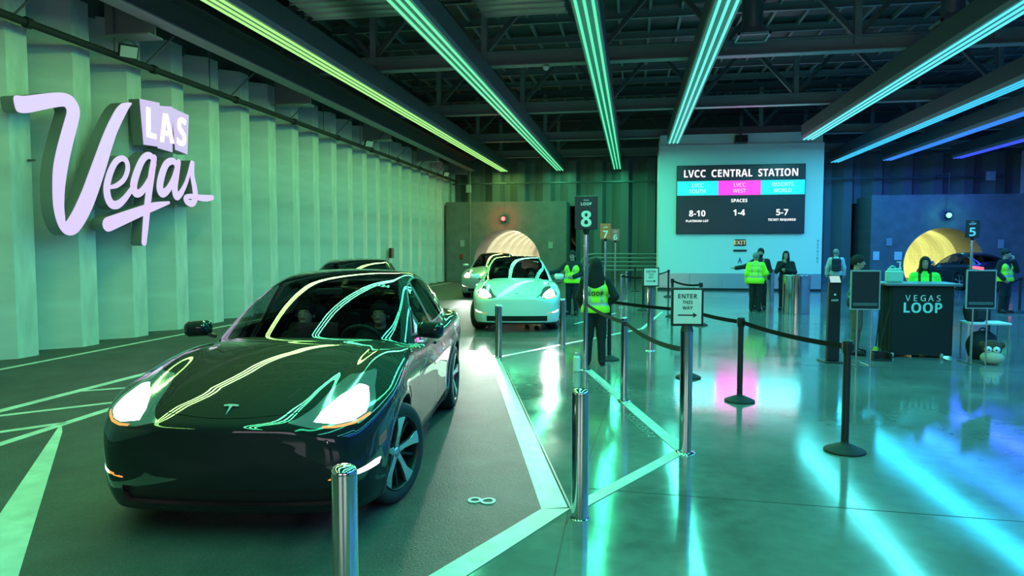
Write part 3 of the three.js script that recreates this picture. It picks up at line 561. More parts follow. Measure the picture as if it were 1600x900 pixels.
const SIGN_STROKES = {"letter_e":[[[1.767,-0.037,0.032],[1.935,0.017,0.044],[2.122,0.146,0.048],[2.229,0.34,0.053],[2.207,0.492,0.053],[2.083,0.538,0.053],[1.91,0.445,0.06],[1.763,0.231,0.068],[1.671,-0.014,0.075],[1.678,-0.21,0.079],[1.764,-0.342,0.079],[1.918,-0.353,0.073],[2.105,-0.241,0.061],[2.287,-0.064,0.05],[2.425,0.092,0.038]]],"letter_g":[[[3.005,0.531,0.052],[2.959,0.654,0.056],[2.821,0.688,0.06],[2.647,0.566,0.067],[2.482,0.305,0.075],[2.381,0.047,0.079],[2.435,-0.094,0.071],[2.588,-0.062,0.063],[2.783,0.124,0.056],[2.933,0.351,0.051],[3.009,0.618,0.052]],[[3.011,0.661,0.06],[2.935,0.395,0.074],[2.843,0.043,0.077],[2.764,-0.303,0.077],[2.696,-0.69,0.073],[2.63,-1.057,0.059]],[[1.665,-0.731,0.118],[1.973,-0.632,0.109],[2.447,-0.48,0.093],[2.955,-0.327,0.073],[3.427,-0.22,0.027]]],"letter_a":[[[3.715,0.576,0.049],[3.675,0.644,0.054],[3.535,0.659,0.058],[3.358,0.55,0.067],[3.212,0.293,0.075],[3.156,0.069,0.078],[3.231,-0.034,0.075],[3.405,0.045,0.062],[3.603,0.286,0.054],[3.743,0.571,0.05]],[[3.79,0.666,0.054],[3.706,0.386,0.068],[3.637,0.109,0.072],[3.687,-0.068,0.068],[3.834,0.006,0.055],[4.02,0.233,0.042],[4.15,0.477,0.033]]],"letter_s":[[[4.02,0.233,0.037],[4.15,0.477,0.037],[4.275,0.733,0.042],[4.255,0.441,0.052],[4.328,0.166,0.062],[4.342,-0.06,0.066],[4.228,-0.185,0.061],[4.048,-0.163,0.051],[3.992,-0.083,0.042],[4.159,-0.035,0.042],[4.467,-0.041,0.052],[4.748,-0.037,0.058],[4.99,-0.006,0.044]]]};
const SIGN_TILES = [[[2.627,1.768],[3.212,1.805],[3.139,0.902],[2.704,0.884]],[[3.203,1.743],[3.627,1.808],[3.585,0.848],[3.125,0.874]],[[3.605,1.782],[4.174,1.73],[4.092,0.868],[3.687,0.915]]];
// ---------------------------------------------------------------- neon lettering on the left wall
{
  const sign = thing('neon_lettering', 'glowing lilac script lettering with block letter panels on the corrugated wall', 'sign', [-9.62, 3, -10], Math.PI / 2);
  const returns = std({ color: lin(0.24, 0.25, 0.25), metalness: 0.3, roughness: 0.35 }), face = glow(0.78, 0.60, 1.0, 0.84), cream = glow(1.0, 0.96, 0.86, 1.15), tileFace = glow(0.74, 0.55, 1.0, 0.72);
  const D = 0.24;
  function letter(name, outlines) {
    const g = part(name, merge(outlines.map((o) => extrude(o, D).translate(0, 0, -D))), returns, sign);
    part('letter_face', merge(outlines.map((o) => extrude(o, 0.012, 0.005))), face, g);
    return g;
  }
  const smooth = (pts, closed) => new THREE.CatmullRomCurve3(pts.map((p) => new THREE.Vector3(p[0], p[1], p[2] || 0)), closed, 'catmullrom', 0.5).getPoints(pts.length * 4);
  letter('letter_v', [smooth(SIGN_V, true).map((p) => [p.x, p.y])]);
  const wide = { letter_e: 1.05, letter_g: 1.15, letter_a: 1.25, letter_s: 1.3 };
  for (const [name, strokes] of Object.entries(SIGN_STROKES)) {
    const outlines = [];
    for (const st of strokes) {
      const c = smooth(st), L = [], R = [];
      c.forEach((p, i) => {
        const a = c[Math.max(0, i - 1)], b = c[Math.min(c.length - 1, i + 1)], dx = b.x - a.x, dy = b.y - a.y, l = Math.hypot(dx, dy) || 1, w = p.z * wide[name];
        L.push([p.x - dy / l * w, p.y + dx / l * w]); R.push([p.x + dy / l * w, p.y - dx / l * w]);
      });
      for (let i = 0; i < c.length - 1; i++) outlines.push([L[i], L[i + 1], R[i + 1], R[i]]);   // short segments so that loops may cross
      for (const e of [0, c.length - 1]) { const o = []; for (let k = 0; k < 12; k++) o.push([c[e].x + Math.cos(k * Math.PI / 6) * c[e].z * wide[name], c[e].y + Math.sin(k * Math.PI / 6) * c[e].z * wide[name]]); outlines.push(o); }
    }
    const g = part(name, merge(outlines.map((o) => new THREE.ExtrudeGeometry(new THREE.Shape(o.map((p) => new THREE.Vector2(...p))), { depth: D, bevelEnabled: false }).translate(0, 0, -D))), returns, sign);
    part('letter_face', merge(outlines.map((o) => new THREE.ExtrudeGeometry(new THREE.Shape(o.map((p) => new THREE.Vector2(...p))), { depth: 0.012, bevelEnabled: false }))), face, g);
  }
  SIGN_TILES.forEach((t, i) => {
    const g = part('letter_panel', extrude(t, D).translate(0, 0, -D), returns, sign);
    part('panel_face', extrude(t, 0.012, 0.006), tileFace, g);
    const cx = t.reduce((s, p) => s + p[0], 0) / 4, cy = t.reduce((s, p) => s + p[1], 0) / 4, m = part('panel_letter', text('LAS'[i], 0.60, 0.03), cream, g);
    m.position.set(cx, cy, 0.012); m.rotation.z = [-0.03, 0.06, -0.07][i]; m.scale.x = [0.8, 0.82, 0.8][i];
  });
  for (const [x, y] of [[0.35, 0.3], [0.9, -0.4], [1.9, 0.1], [2.9, -0.2], [3.9, 0.1], [2.9, 1.3], [3.9, 1.3]]) part('standoff', rod([x, y, -D], [x, y, -D - 0.14], 0.02), M.steelDark, sign);
  for (const [x, y, w, h] of [[0.8, 0.2, 1.6, 2.0], [2.6, 0.1, 1.6, 1.0], [3.4, 1.3, 1.4, 0.8]]) {
    const l = new THREE.RectAreaLight(lin(0.80, 0.66, 1.0), 0.9, w, h); l.position.set(x, y, 0.05); l.rotation.y = Math.PI; sign.add(l);
  }
}

// sprinkler main along the left wall, with hangers; flood lights clamped beside it
{
  const t = thing('sprinkler_pipe', 'dark sprinkler pipe running along the top of the corrugated wall', 'pipe', [-9.71, 5.48, 0]);
  part('pipe', rod([0, 0, 4], [0, 0, -38.5], 0.065, 12), M.rubber, t);
  for (let k = 0; k < 12; k++) {
    const z = -1 - k * 3.05; part('coupling', cyl(0.09, 0.09, 0.11, 12).rotateX(Math.PI / 2).translate(0, 0, z), M.rubber, t);
    part('hanger', rod([0, 0, z + 1.1], [0, 0.95, z + 1.1], 0.014), M.steelDark, t);
    part('brace', rod([0, 0, z + 0.3], [0.55, 0.62, z + 0.1], 0.018), M.steelDark, t);
  }
}
[[-9.5, 5.52, -12.05, 'small white flood light above the neon lettering'], [-9.5, 5.56, -24.3, 'small flood light halfway along the wall pipe'], [-9.5, 5.55, -34.9, 'small flood light at the far end of the wall pipe']].forEach(([x, y, z, label]) => {
  const t = thing('flood_light', label, 'light', [x + 0.12, y, z], 0.9, 'flood lights on the wall pipe');
  part('housing', rbox(0.34, 0.26, 0.07, 0.02, 0, 0, 0).rotateX(0.5), M.black, t); part('lens', rbox(0.29, 0.21, 0.01, 0.004, 0, 0, 0.037).rotateX(0.5), std({ color: lin(0.6, 0.6, 0.6), roughness: 0.3 }), t);
  part('yoke', new THREE.TorusGeometry(0.16, 0.012, 6, 20, Math.PI).translate(0, 0.05, 0), M.steelDark, t);
});
single('wall_speaker', rbox(0.12, 0.42, 0.34, 0.03), M.black, 'small black box fixed to the corrugated wall behind the black car', 'speaker', [-9.88, 1.6, -28]);

// ---------------------------------------------------------------- display wall in the middle
const wallCenter = setting('wall_center', 'white free-standing wall carrying the station display', 'wall');
part('core', box(6.68, 6.18, 2.4, 4.42, 3.09, -32.36), M.wallPaint, wallCenter);
part('top_band', box(6.60, 0.46, 2.3, 4.42, 6.41, -32.40), M.wallPaint, wallCenter);
const base = setting('baseboard_center', 'brushed stainless skirting panels round the white display wall', 'skirting');
for (let k = 0; k < 5; k++) part('steel_panel', rbox(1.325, 0.64, 0.02, 0.006, 1.085 + 0.668 + k * 1.336, 0.41, -31.145), M.stainlessPanel, base);
part('kick', box(6.7, 0.09, 0.03, 4.42, 0.045, -31.15), M.black, base);
{
  const map = canvasMap(2048, 1120, (x, w, h) => {
    x.fillStyle = '#0b0f1a'; x.fillRect(0, 0, w, h);
    x.textAlign = 'center'; x.textBaseline = 'middle';
    x.fillStyle = '#fff4fb'; x.font = 'bold 168px sans-serif'; x.save(); x.translate(w / 2, 128); x.scale(0.92, 1); x.fillText('LVCC  CENTRAL  STATION', 0, 0, 2100); x.restore();
    x.fillStyle = '#23d6e0'; x.fillRect(0, 250, w, 240); x.fillStyle = '#ff35e2'; x.fillRect(672, 250, 684, 240);
    x.fillStyle = '#c8fbff'; x.font = '86px sans-serif';
    for (const [a, b, cx] of [['LVCC', 'SOUTH', 336], ['RESORTS', 'WORLD', 1700]]) { x.fillText(a, cx, 322); x.fillText(b, cx, 420); }
    x.fillStyle = '#ffd0f8'; x.fillText('LVCC', 1014, 322); x.fillText('WEST', 1014, 420);
    x.fillStyle = '#ffffff'; x.font = 'bold 76px sans-serif'; x.fillText('SPACES', 1014, 580);
    x.font = 'bold 140px sans-serif'; x.fillText('8-10', 336, 790); x.fillText('1-4', 1014, 780); x.fillText('5-7', 1700, 780);
    x.font = 'bold 52px sans-serif'; x.fillText('PLATINUM LOT', 336, 916); x.fillText('TICKET REQUIRED', 1700, 902);
  });
  const t = thing('station_display', 'large lit screen reading LVCC CENTRAL STATION on the white wall', 'screen', [4.42, 3.86, -31.15]);
  part('cabinet', rbox(5.22, 2.90, 0.12, 0.02, 0, 0, 0.06), M.black, t);
  const g = new THREE.PlaneGeometry(5.17, 2.84); part('screen', g, std({ color: lin(0.02, 0.02, 0.02), emissive: lin(1, 1, 1), emissiveMap: map, emissiveIntensity: 1.25, roughness: 0.3 }), t).position.z = 0.124;
  for (const [x, y, w, h, c, k] of [[0, 1.1, 5, 0.5, [1, 0.95, 1], 1.6], [-1.73, 0.47, 1.7, 0.6, [0.13, 0.8, 0.85], 8], [0, 0.47, 1.7, 0.6, [1, 0.1, 0.8], 9], [1.73, 0.47, 1.7, 0.6, [0.13, 0.8, 0.85], 8], [0, -0.6, 4.6, 0.9, [0.9, 0.95, 1], 0.5]]) { const l = new THREE.RectAreaLight(lin(...c), k, w, h); l.position.set(x, y, 0.14); l.rotation.y = Math.PI; t.add(l); }
}
{
  const t = thing('exit_sign', 'small dark EXIT sign on the white wall below the display', 'sign', [4.48, 2.04, -31.14]);
  part('plate', rbox(0.46, 0.27, 0.04, 0.01, 0, 0, 0), M.black, t); part('lettering', text('EXIT', 0.17, 0.004), glow(0.75, 0.85, 0.35, 0.6), t).position.set(-0.01, 0, 0.02);
}
single('wall_plaque', rbox(0.55, 0.08, 0.03, 0.01), M.black, 'narrow black plaque under the EXIT sign', 'plaque', [4.48, 1.70, -31.13]);
single('wall_emblem', extrude([[-0.09, -0.13], [-0.05, -0.13], [-0.03, -0.04], [0.03, -0.04], [0.05, -0.13], [0.09, -0.13], [0.03, 0.06], [0, 0.14], [-0.03, 0.06]], 0.01), std({ color: lin(0.05, 0.16, 0.45), roughness: 0.5 }), 'small blue figure emblem on the white wall', 'emblem', [4.48, 1.29, -31.145]);
{
  const t = thing('vertical_lettering', 'column of small dark marks near the right edge of the white wall', 'sign', [7.6, 1.70, -31.145]);
  'STAIRS'.split('').forEach((c, i) => { part('letter', text(c, 0.09, 0.006), M.steelGrey, t).position.set(0, 0.26 - i * 0.145, 0); });
  part('arrow', extrude([[-0.05, 0.38], [0.05, 0.38], [0, 0.46]], 0.006), M.steelGrey, t);
}
{
  const t = thing('projector', 'black box projector on top of the white display wall', 'projector', [4.42, 6.35, -31.0]);
  part('body', rbox(0.5, 0.32, 0.4, 0.03), M.black, t); part('bracket', box(0.06, 0.5, 0.06, 0, 0.3, -0.1), M.steelDark, t); part('lens', cyl(0.07, 0.07, 0.04, 16).rotateX(Math.PI / 2).translate(0, 0, 0.21), M.black, t);
}

// hanging tunnel signals
[[-6.76, -36.7, [1.0, 0.05, 0.05], 'red', 'left', 3.34], [14.8, -36.7, [0.1, 1.0, 0.75], 'green', 'right', 3.36]].forEach(([x, z, c, n, s, y]) => {
  const t = thing('signal_lamp', `glowing ${n} signal lamp hanging over the ${s} tunnel mouth`, 'signal', [x, y, z], 0, 'tunnel signals');
  part('housing', [rbox(0.22, 0.34, 0.14, 0.03, 0, 0, -0.08), cyl(0.14, 0.14, 0.10, 20).rotateX(Math.PI / 2)], M.black, t);
  part('signal_light', new THREE.SphereGeometry(0.115, 20, 12).scale(1, 1, 0.6).translate(0, 0, 0.05), glow(c[0], c[1], c[2], 5), t);
  part('hanger', [rod([0, 0.17, -0.06], [0, 2.0, -0.06], 0.012), rod([0, 2.0, -0.06], [0, 2.0, -1.86], 0.02)], M.steelDark, t);
  const l = new THREE.PointLight(lin(...c), n === 'red' ? 3.2 : 1.4); l.position.set(0, 0, 0.2); l.shadow.radius = 5; l.castShadow = true; t.add(l);
});
// fittings on the portals
const fit = (name, label, w, h, d, x, y, z, m, cat = 'box') => single(name, rbox(w, h, d, Math.min(w, h, d) * 0.2), m, label, cat, [x, y, z]);
fit('fire_alarm', 'small red box on the concrete left of the left tunnel', 0.16, 0.28, 0.1, -9.09, 1.35, -36.93, std({ color: lin(0.4, 0.03, 0.02), roughness: 0.4 }), 'alarm');
fit('wall_notice', 'pale notice on the concrete left of the left tunnel', 0.24, 0.34, 0.02, -9.05, 2.05, -36.96, M.plasticGrey, 'notice');
fit('wall_notice', 'pale notice on the concrete right of the left tunnel', 0.24, 0.34, 0.02, -4.28, 1.95, -36.96, M.plasticGrey, 'notice');
fit('wall_notice', 'grey notice high on the blue concrete left of the yellow tunnel', 0.26, 0.36, 0.02, 12.29, 2.1, -36.96, M.plasticGrey, 'notice');
fit('wall_notice', 'white notice beside the yellow tunnel mouth', 0.34, 0.40, 0.02, 12.72, 1.42, -36.96, M.plasticWhite, 'notice');
fit('wall_notice', 'grey notice on the concrete right of the yellow tunnel', 0.26, 0.42, 0.02, 17.23, 2.0, -36.96, M.plasticGrey, 'notice');
fit('wall_unit', 'pale square unit high on the right end of the back wall', 0.4, 0.46, 0.2, 17.1, 5.3, -37.9, M.plasticGrey, 'unit');
{ const t = thing('conduit', 'thin vertical conduit with a junction box in front of the left tunnel block', 'pipe', [-8.6, 0, -36.9]); part('pipe', rod([0, 0, 0], [0, 5.9, 0], 0.025), M.steelGrey, t); part('junction_box', rbox(0.26, 0.42, 0.14, 0.02, -0.08, 4.96, 0), M.plasticGrey, t); }
{
  const t = thing('pipe_bundle', 'bundle of bent horizontal pipes along the back wall left of the white wall', 'pipes', [0, 0, -37.6]);
  for (let k = 0; k < 5; k++) part('pipe', tube([[-2.7 + k * 0.16, 0.02, 0], [-2.7 + k * 0.16, 1.05 - k * 0.16, 0], [-2.45 + k * 0.14, 1.38 - k * 0.19, 0], [-2.0, 1.48 - k * 0.21, 0], [0.2, 1.48 - k * 0.21, 0], [1.4, 1.48 - k * 0.21, 0]], 0.05, 40, 8), M.steelGrey, t);
}
// air diffusers on round ducts, galvanised ducts, smoke detectors
[[2.73, -17.7, 'round duct with square diffuser between the middle light lines'], [6.95, -17.4, 'round duct with square diffuser beside the turquoise light line']].forEach(([x, z, label]) => {
  const t = thing('air_diffuser', label, 'duct', [x, 6.8, z], 0, 'ceiling diffusers');
  part('round_duct', cyl(0.24, 0.24, 2.4, 28, 0, 1.4, 0), M.galvanised, t);
  const g = new THREE.CylinderGeometry(0.26, 0.48, 0.2, 4, 1, true).rotateY(Math.PI / 4).translate(0, 0.12, 0); part('flare', g, M.plasticGrey, t);
  part('frame', [box(0.74, 0.05, 0.05, 0, 0, 0.345), box(0.74, 0.05, 0.05, 0, 0, -0.345), box(0.05, 0.05, 0.74, 0.345, 0, 0), box(0.05, 0.05, 0.74, -0.345, 0, 0)], M.plasticGrey, t);
  part('grille', box(0.66, 0.02, 0.66, 0, 0.02, 0), M.black, t);
});
[[-6.3, 7.6, -15.4, 'left of the green light line', 2.6], [-2.6, 7.7, -16.2, 'beyond the green light line', 2.0]].forEach(([x, y, z, where, w]) => {
  const t = thing('air_duct', `galvanised ribbed air duct among the trusses ${where}`, 'duct', [x, y, z], 0, 'galvanised ducts');
  part('duct', rbox(w, 0.6, 1.5, 0.03), M.galvanised, t);
  for (let k = -2; k <= 2; k++) part('flange', box(w + 0.08, 0.68, 0.05, 0, 0, k * 0.36), M.galvanised, t);
});
single('smoke_detector', lathe([[0, -0.07], [0.05, -0.06], [0.07, -0.02], [0.09, 0], [0.09, 0.04], [0, 0.04]], 20), M.plasticWhite, 'small white detector hanging under the truss near the emerald light line', 'detector', [-2.3, 6.56, -18.7]);

// ---------------------------------------------------------------- bollards, posts, stanchions
const bollardProto = (() => {
  const t = thing('steel_bollard', 'polished steel bollard nearest the camera in front of the black car', 'bollard', [-1.24, 0, -2.87], 0, 'steel bollards');
  part('tube', uvBy(lathe([[0.057, 0], [0.057, 0.86], [0.055, 0.875], [0.046, 0.888], [0.03, 0.894], [0, 0.896]], 40), (x, y, z) => [Math.atan2(z, x), y]), M.stainless, t);
  part('floor_ring', lathe([[0.058, 0], [0.066, 0], [0.066, 0.006], [0.058, 0.008]], 32), M.stainless, t);
  return t;
})();
copyOf(bollardProto, [-0.34, 0, -4.72], 0, 'polished steel bollard at the corner of the white floor lines');
copyOf(bollardProto, [-2.2, 0, -11.49], 0, 'polished steel bollard in front of the white car by its headlight');
copyOf(bollardProto, [-1.28, 0, -13.04], 0, 'polished steel bollard between the white car and the space 8 pole');

function strap(name, label, a, b, sag, m, group) {           // belt of 5 cm between two posts
  const A = new THREE.Vector3(...a), B = new THREE.Vector3(...b), u = B.clone().sub(A).normalize(); A.addScaledVector(u, 0.05); B.addScaledVector(u, -0.05); const n = 16, pos = [], idx = [], d = B.clone().sub(A), nx = -d.z / Math.hypot(d.x, d.z) * 0.002, nz = d.x / Math.hypot(d.x, d.z) * 0.002;
  for (let k = 0; k <= n; k++) { const t = k / n, x = A.x + d.x * t - A.x, z = A.z + d.z * t - A.z, y = d.y * t - sag * 4 * t * (1 - t); for (const [s, v] of [[1, 0.024], [1, -0.024], [-1, -0.024], [-1, 0.024]]) pos.push(x + s * nx, y + v, z + s * nz); }
  for (let k = 0; k < n; k++) for (let q = 0; q < 4; q++) { const i = k * 4 + q, j = k * 4 + (q + 1) % 4; idx.push(i, j, i + 4, j, j + 4, i + 4); }
  const g = new THREE.BufferGeometry(); g.setAttribute('position', new THREE.Float32BufferAttribute(pos, 3)); g.setIndex(idx);
  const h = g.toNonIndexed(); h.computeVertexNormals();
  return single(name, uvBy(h, (x, y, z) => [x, y]), m, label, 'belt', A.toArray(), 0, group);
}
const beltBlack = phy({ color: lin(0.012, 0.012, 0.013), roughness: 0.9, specularIntensity: 0.2 }), beltGrey = phy({ color: lin(0.06, 0.06, 0.065), roughness: 0.9, specularIntensity: 0.2 });

const stanchionProto = (() => {
  const t = thing('belt_stanchion', 'nearest black belt stanchion standing alone at the right', 'stanchion', [1.91, 0, -6.71], 0.4, 'black belt stanchions');
  part('foot', lathe([[0, 0], [0.172, 0], [0.178, 0.008], [0.176, 0.018], [0.15, 0.030], [0.10, 0.052], [0.06, 0.068], [0.036, 0.075], [0.034, 0.09]], 40), M.rubber, t);
  part('post', lathe([[0.033, 0.07], [0.033, 0.92], [0.031, 0.925]], 28), M.black, t);
  part('belt_head', [lathe([[0.042, 0.90], [0.044, 0.905], [0.044, 1.0], [0.038, 1.012], [0, 1.014]], 28), box(0.05, 0.06, 0.11, 0, 0.955, 0)], M.black, t);
  return t;
})();
const stand = (x, z, label) => copyOf(stanchionProto, [x, 0, z], 0.4, label, 'black belt stanchions');
stand(1.28, -8.71, 'black belt stanchion right of the near ENTER THIS WAY sign');
stand(0.79, -10.18, 'black belt stanchion half hidden behind the near ENTER THIS WAY sign');
stand(-0.37, -11.6, 'black belt stanchion beside the woman with long hair');
stand(1.59, -17.14, 'black belt stanchion behind the near ENTER sign, right of its pair');
stand(1.04, -19.08, 'black belt stanchion behind the near ENTER sign, left of its pair');
stand(1.31, -26.68, 'black belt stanchion at the left foot of the white wall');
stand(0.31, -20.87, 'black belt stanchion left of the far ENTER sign');
stand(0.1, -29.9, 'farthest black belt stanchion by the pipe bundle');
stand(7.31, -16.05, 'black belt stanchion behind the right notice stand');
stand(10.75, -21.9, 'black belt stanchion at the feet of the rightmost attendant');

const postProto = (() => {
  const t = thing('steel_post', 'short steel belt post between the space 8 pole and the near sign', 'post', [-0.09, 0, -8.47], 0, 'steel queue posts');
  part('tube', uvBy(lathe([[0.042, 0], [0.042, 1.0], [0.03, 1.012], [0, 1.014]], 32), (x, y, z) => [Math.atan2(z, x), y]), M.stainless, t);
  part('flange', lathe([[0.042, 0.012], [0.082, 0.010], [0.085, 0]], 32), M.stainless, t);
  part('belt_clip', rbox(0.05, 0.06, 0.11, 0.01, 0, 0.94, 0), M.black, t);
  return t;
})();
copyOf(postProto, [-0.2, 0, -24.5], 0, 'thin steel queue post at the far left of the queue lanes');
copyOf(postProto, [-0.33, 0, -21.9], 0, 'thin steel queue post just right of the woman with long hair');
function noticePost(pos, turn, label, lines) {
  const t = thing('queue_sign', label, 'sign', pos, turn, 'ENTER THIS WAY signs');
  part('tube', uvBy(lathe([[0.055, 0], [0.055, 1.12]], 36), (x, y, z) => [Math.atan2(z, x), y]), M.stainless, t);
  part('flange', lathe([[0.055, 0.016], [0.088, 0.012], [0.09, 0]], 36), M.stainless, t);
  part('collar', cyl(0.045, 0.058, 0.05, 24, 0, 1.13, 0), M.black, t);
  const f = part('frame', rbox(0.285, 0.345, 0.03, 0.012, 0, 1.32, 0.0, 3), M.black, t);
  part('panel', rbox(0.243, 0.30, 0.006, 0.002, 0, 1.32, 0.016), M.plasticWhite, f);
  [['ENTER', 0.040, 1.415], ['THIS', 0.030, 1.362], ['WAY', 0.030, 1.312]].forEach(([s, size, y]) => { part('lettering', text(s, size, 0.001), M.black, f).position.set(0, y, 0.0192); });
  part('arrow', extrude([[-0.085, -0.006], [0.05, -0.006], [0.05, -0.024], [0.085, 0], [0.05, 0.024], [0.05, 0.006], [-0.085, 0.006]], 0.001), M.black, f).position.set(0, 1.247, 0.0192);
  return t;
}
noticePost([0.48, 0, -6.41], 0.1, 'near ENTER THIS WAY sign on a thick steel post');
noticePost([0.32, 0, -12.73], 0.1, 'far small ENTER THIS WAY sign on a steel post');
strap('queue_belt', 'grey belt from the space 8 pole to the short steel post', [-0.69, 1.0, -10.56], [-0.09, 0.95, -8.47], 0.03, beltGrey, 'queue belts');
strap('queue_belt', 'grey belt from the short steel post to the near ENTER sign', [-0.09, 0.95, -8.47], [0.46, 0.93, -6.41], 0.05, beltGrey, 'queue belts');
strap('queue_belt', 'black belt from the woman with long hair to behind the near ENTER sign', [-0.37, 0.955, -11.6], [0.79, 0.955, -10.18], 0.01, beltBlack, 'queue belts');
strap('queue_belt', 'black belt from the near ENTER sign to the middle stanchion', [0.79, 0.955, -10.18], [1.28, 0.955, -8.71], 0.015, beltBlack, 'queue belts');
strap('queue_belt', 'black belt between the two nearest black stanchions', [1.28, 0.955, -8.71], [1.91, 0.955, -6.71], 0.03, beltBlack, 'queue belts');
strap('queue_belt', 'black belt between the paired stanchions behind the near sign', [1.04, 0.955, -19.08], [1.59, 0.955, -17.14], 0.05, beltBlack, 'queue belts');
strap('queue_belt', 'black belt from the far ENTER sign to the stanchion by the white wall', [0.31, 0.955, -20.87], [1.31, 0.955, -26.68], 0.02, beltBlack, 'queue belts');
strap('queue_belt', 'black belt at the far left of the queue lanes', [-0.33, 0.955, -21.9], [0.31, 0.955, -20.87], 0.02, beltBlack, 'queue belts');
strap('queue_belt', 'black belt at the far right behind the right notice stand', [7.31, 0.955, -16.05], [10.75, 0.955, -21.9], 0.02, beltBlack, 'queue belts');

function spacePole(n, pos, label, plate, ink, turn = 0) {
  const t = thing('space_pole', label, 'sign', pos, turn, 'numbered space poles');
  part('pole', uvBy(lathe([[0.034, 0], [0.034, 2.05]], 24), (x, y, z) => [Math.atan2(z, x), y]), M.stainless, t);
  part('flange', lathe([[0.034, 0.012], [0.075, 0.010], [0.078, 0]], 24), M.stainless, t);
  part('socket', cyl(0.06, 0.03, 0.10, 20, 0, 2.07, 0), M.black, t);
  const p = part('plate', rbox(0.34, 0.50, 0.03, 0.014, 0, 2.36, 0, 3), plate, t);
  part('number', text(n, 0.235, 0.002), ink, p).position.set(0, 2.27, 0.0155);
  part('lettering', text('LOOP', 0.045, 0.002), ink, p).position.set(0, 2.49, 0.0155);
  part('lettering', text('VEGAS', 0.02, 0.002, fontRegular), ink, p).position.set(0, 2.545, 0.0155);
  return t;
}
const inkPale = std({ color: lin(0.75, 0.85, 0.85), roughness: 0.5 }), plateNavy = std({ color: lin(0.012, 0.018, 0.035), roughness: 0.4 });
spacePole('8', [-0.69, 0, -10.56], 'tall pole with dark plate numbered 8', plateNavy, inkPale);
spacePole('7', [-0.89, 0, -23.25], 'tall pole with orange plate numbered 7', std({ color: lin(0.95, 0.16, 0.06), roughness: 0.45 }), inkPale);
spacePole('6', [-0.74, 0, -30.3], 'tall pole with dull red plate numbered 6', std({ color: lin(0.70, 0.14, 0.14), roughness: 0.45 }), inkPale);
spacePole('5', [9.25, 0, -21.4], 'tall pole with black plate numbered 5', M.black, inkPale, -0.2);

// the white bottle by the space 8 pole, steel bins
{
  const t = thing('drink_bottle', 'white bottle standing on the floor beside the space 8 pole', 'bottle', [-0.81, 0, -10.43]);
  part('body', lathe([[0, 0], [0.05, 0], [0.053, 0.006], [0.053, 0.20], [0.045, 0.225], [0.03, 0.235]], 28), M.plasticWhite, t); part('cap', lathe([[0.032, 0.232], [0.032, 0.27], [0.026, 0.275], [0, 0.276]], 24), M.plasticGrey, t);
}
[[4.51, -20.7, 0.36, 1.07, 'wide steel drum bin beside the woman in black'], [4.6, -25.1, 0.15, 1.08, 'slim steel bin behind the bearded man']].forEach(([x, z, r, h, label]) => {
  const t = thing('steel_bin', label, 'bin', [x, 0, z], 0, 'steel bins');
  part('drum', uvBy(lathe([[r - 0.01, 0], [r, 0.01], [r, h - 0.01], [r - 0.012, h]], 48), (xx, y, zz) => [Math.atan2(zz, xx) * 2, y]), M.stainless, t);
  part('lid', lathe([[r - 0.012, h], [r * 0.55, h + 0.004], [r * 0.5, h - 0.04], [0, h - 0.05]], 48), M.black, t);
  part('seam', box(0.006, h - 0.04, 0.006, -r * 0.55, h / 2, r * 0.84), M.steelGrey, t);
});

// ---------------------------------------------------------------- the attendants' counter and what stands round it
{
  const t = thing('counter', 'black cloth covered counter with VEGAS LOOP lettering on its front', 'counter', [4.77, 0, -13.0]);
  const cloth = std({ color: lin(0.012, 0.013, 0.016), roughness: 0.85 });
  // cloth skirt with soft folds on the left side
  const pts = [[-0.46, 0.32]]; for (let k = 1; k < 16; k++) pts.push([-0.46 - 0.018 * Math.sin(k * 1.3) - 0.015, 0.32 - k * 0.64 / 16]); pts.push([-0.46, -0.32], [0.47, -0.32], [0.47, 0.32]);
  const skirt = extrude(pts.map(([x, z]) => [x, -z]), 1.16).rotateX(-Math.PI / 2).translate(0, 0.04, 0);
  part('skirt', skirt, cloth, t);
  part('table_top', rbox(1.16, 0.045, 0.74, 0.012, 0, 1.225, 0), std({ color: lin(0.16, 0.19, 0.22), roughness: 0.35 }), t);
  [...'VEGAS'].forEach((c, i) => { part('lettering', text(c, 0.10, 0.003, fontRegular), inkPale, t).position.set(-0.235 + i * 0.118, 1.0, 0.321); });
  part('lettering', text('LOOP', 0.17, 0.003), std({ color: lin(0.35, 0.80, 0.82), roughness: 0.5 }), t).position.set(0, 0.84, 0.321);
  for (const [x, z] of [[-0.46, 0.28], [0.3, 0.28], [-0.46, -0.28], [0.46, -0.28]]) { const w = part('caster', cyl(0.04, 0.04, 0.03, 16).rotateZ(Math.PI / 2), M.plasticGrey, t); w.position.set(x, 0.04, z + 0.06); }
}
{
  const t = thing('sanitiser_jug', 'pale green plastic jug with pump on the counter', 'jug', [4.42, 1.2475, -13.0]);
  const plastic = std({ color: lin(0.32, 0.62, 0.52), roughness: 0.3 });
  part('jug', [rbox(0.26, 0.20, 0.15, 0.03, 0, 0.10, 0, 3), rbox(0.20, 0.05, 0.10, 0.02, 0, 0.215, 0)], plastic, t); part('handle', new THREE.TorusGeometry(0.045, 0.012, 8, 20, Math.PI).translate(-0.03, 0.23, 0), plastic, t);
  part('pump', [cyl(0.012, 0.012, 0.12, 12, 0.09, 0.28, 0), rbox(0.07, 0.016, 0.02, 0.005, 0.07, 0.345, 0), cyl(0.022, 0.022, 0.03, 14, 0.09, 0.235, 0)], M.plasticWhite, t);
}
fit('wall_notice', 'white notice at the left edge of the blue concrete block', 0.28, 0.42, 0.02, 11.72, 1.42, -36.96, M.plasticWhite, 'notice');
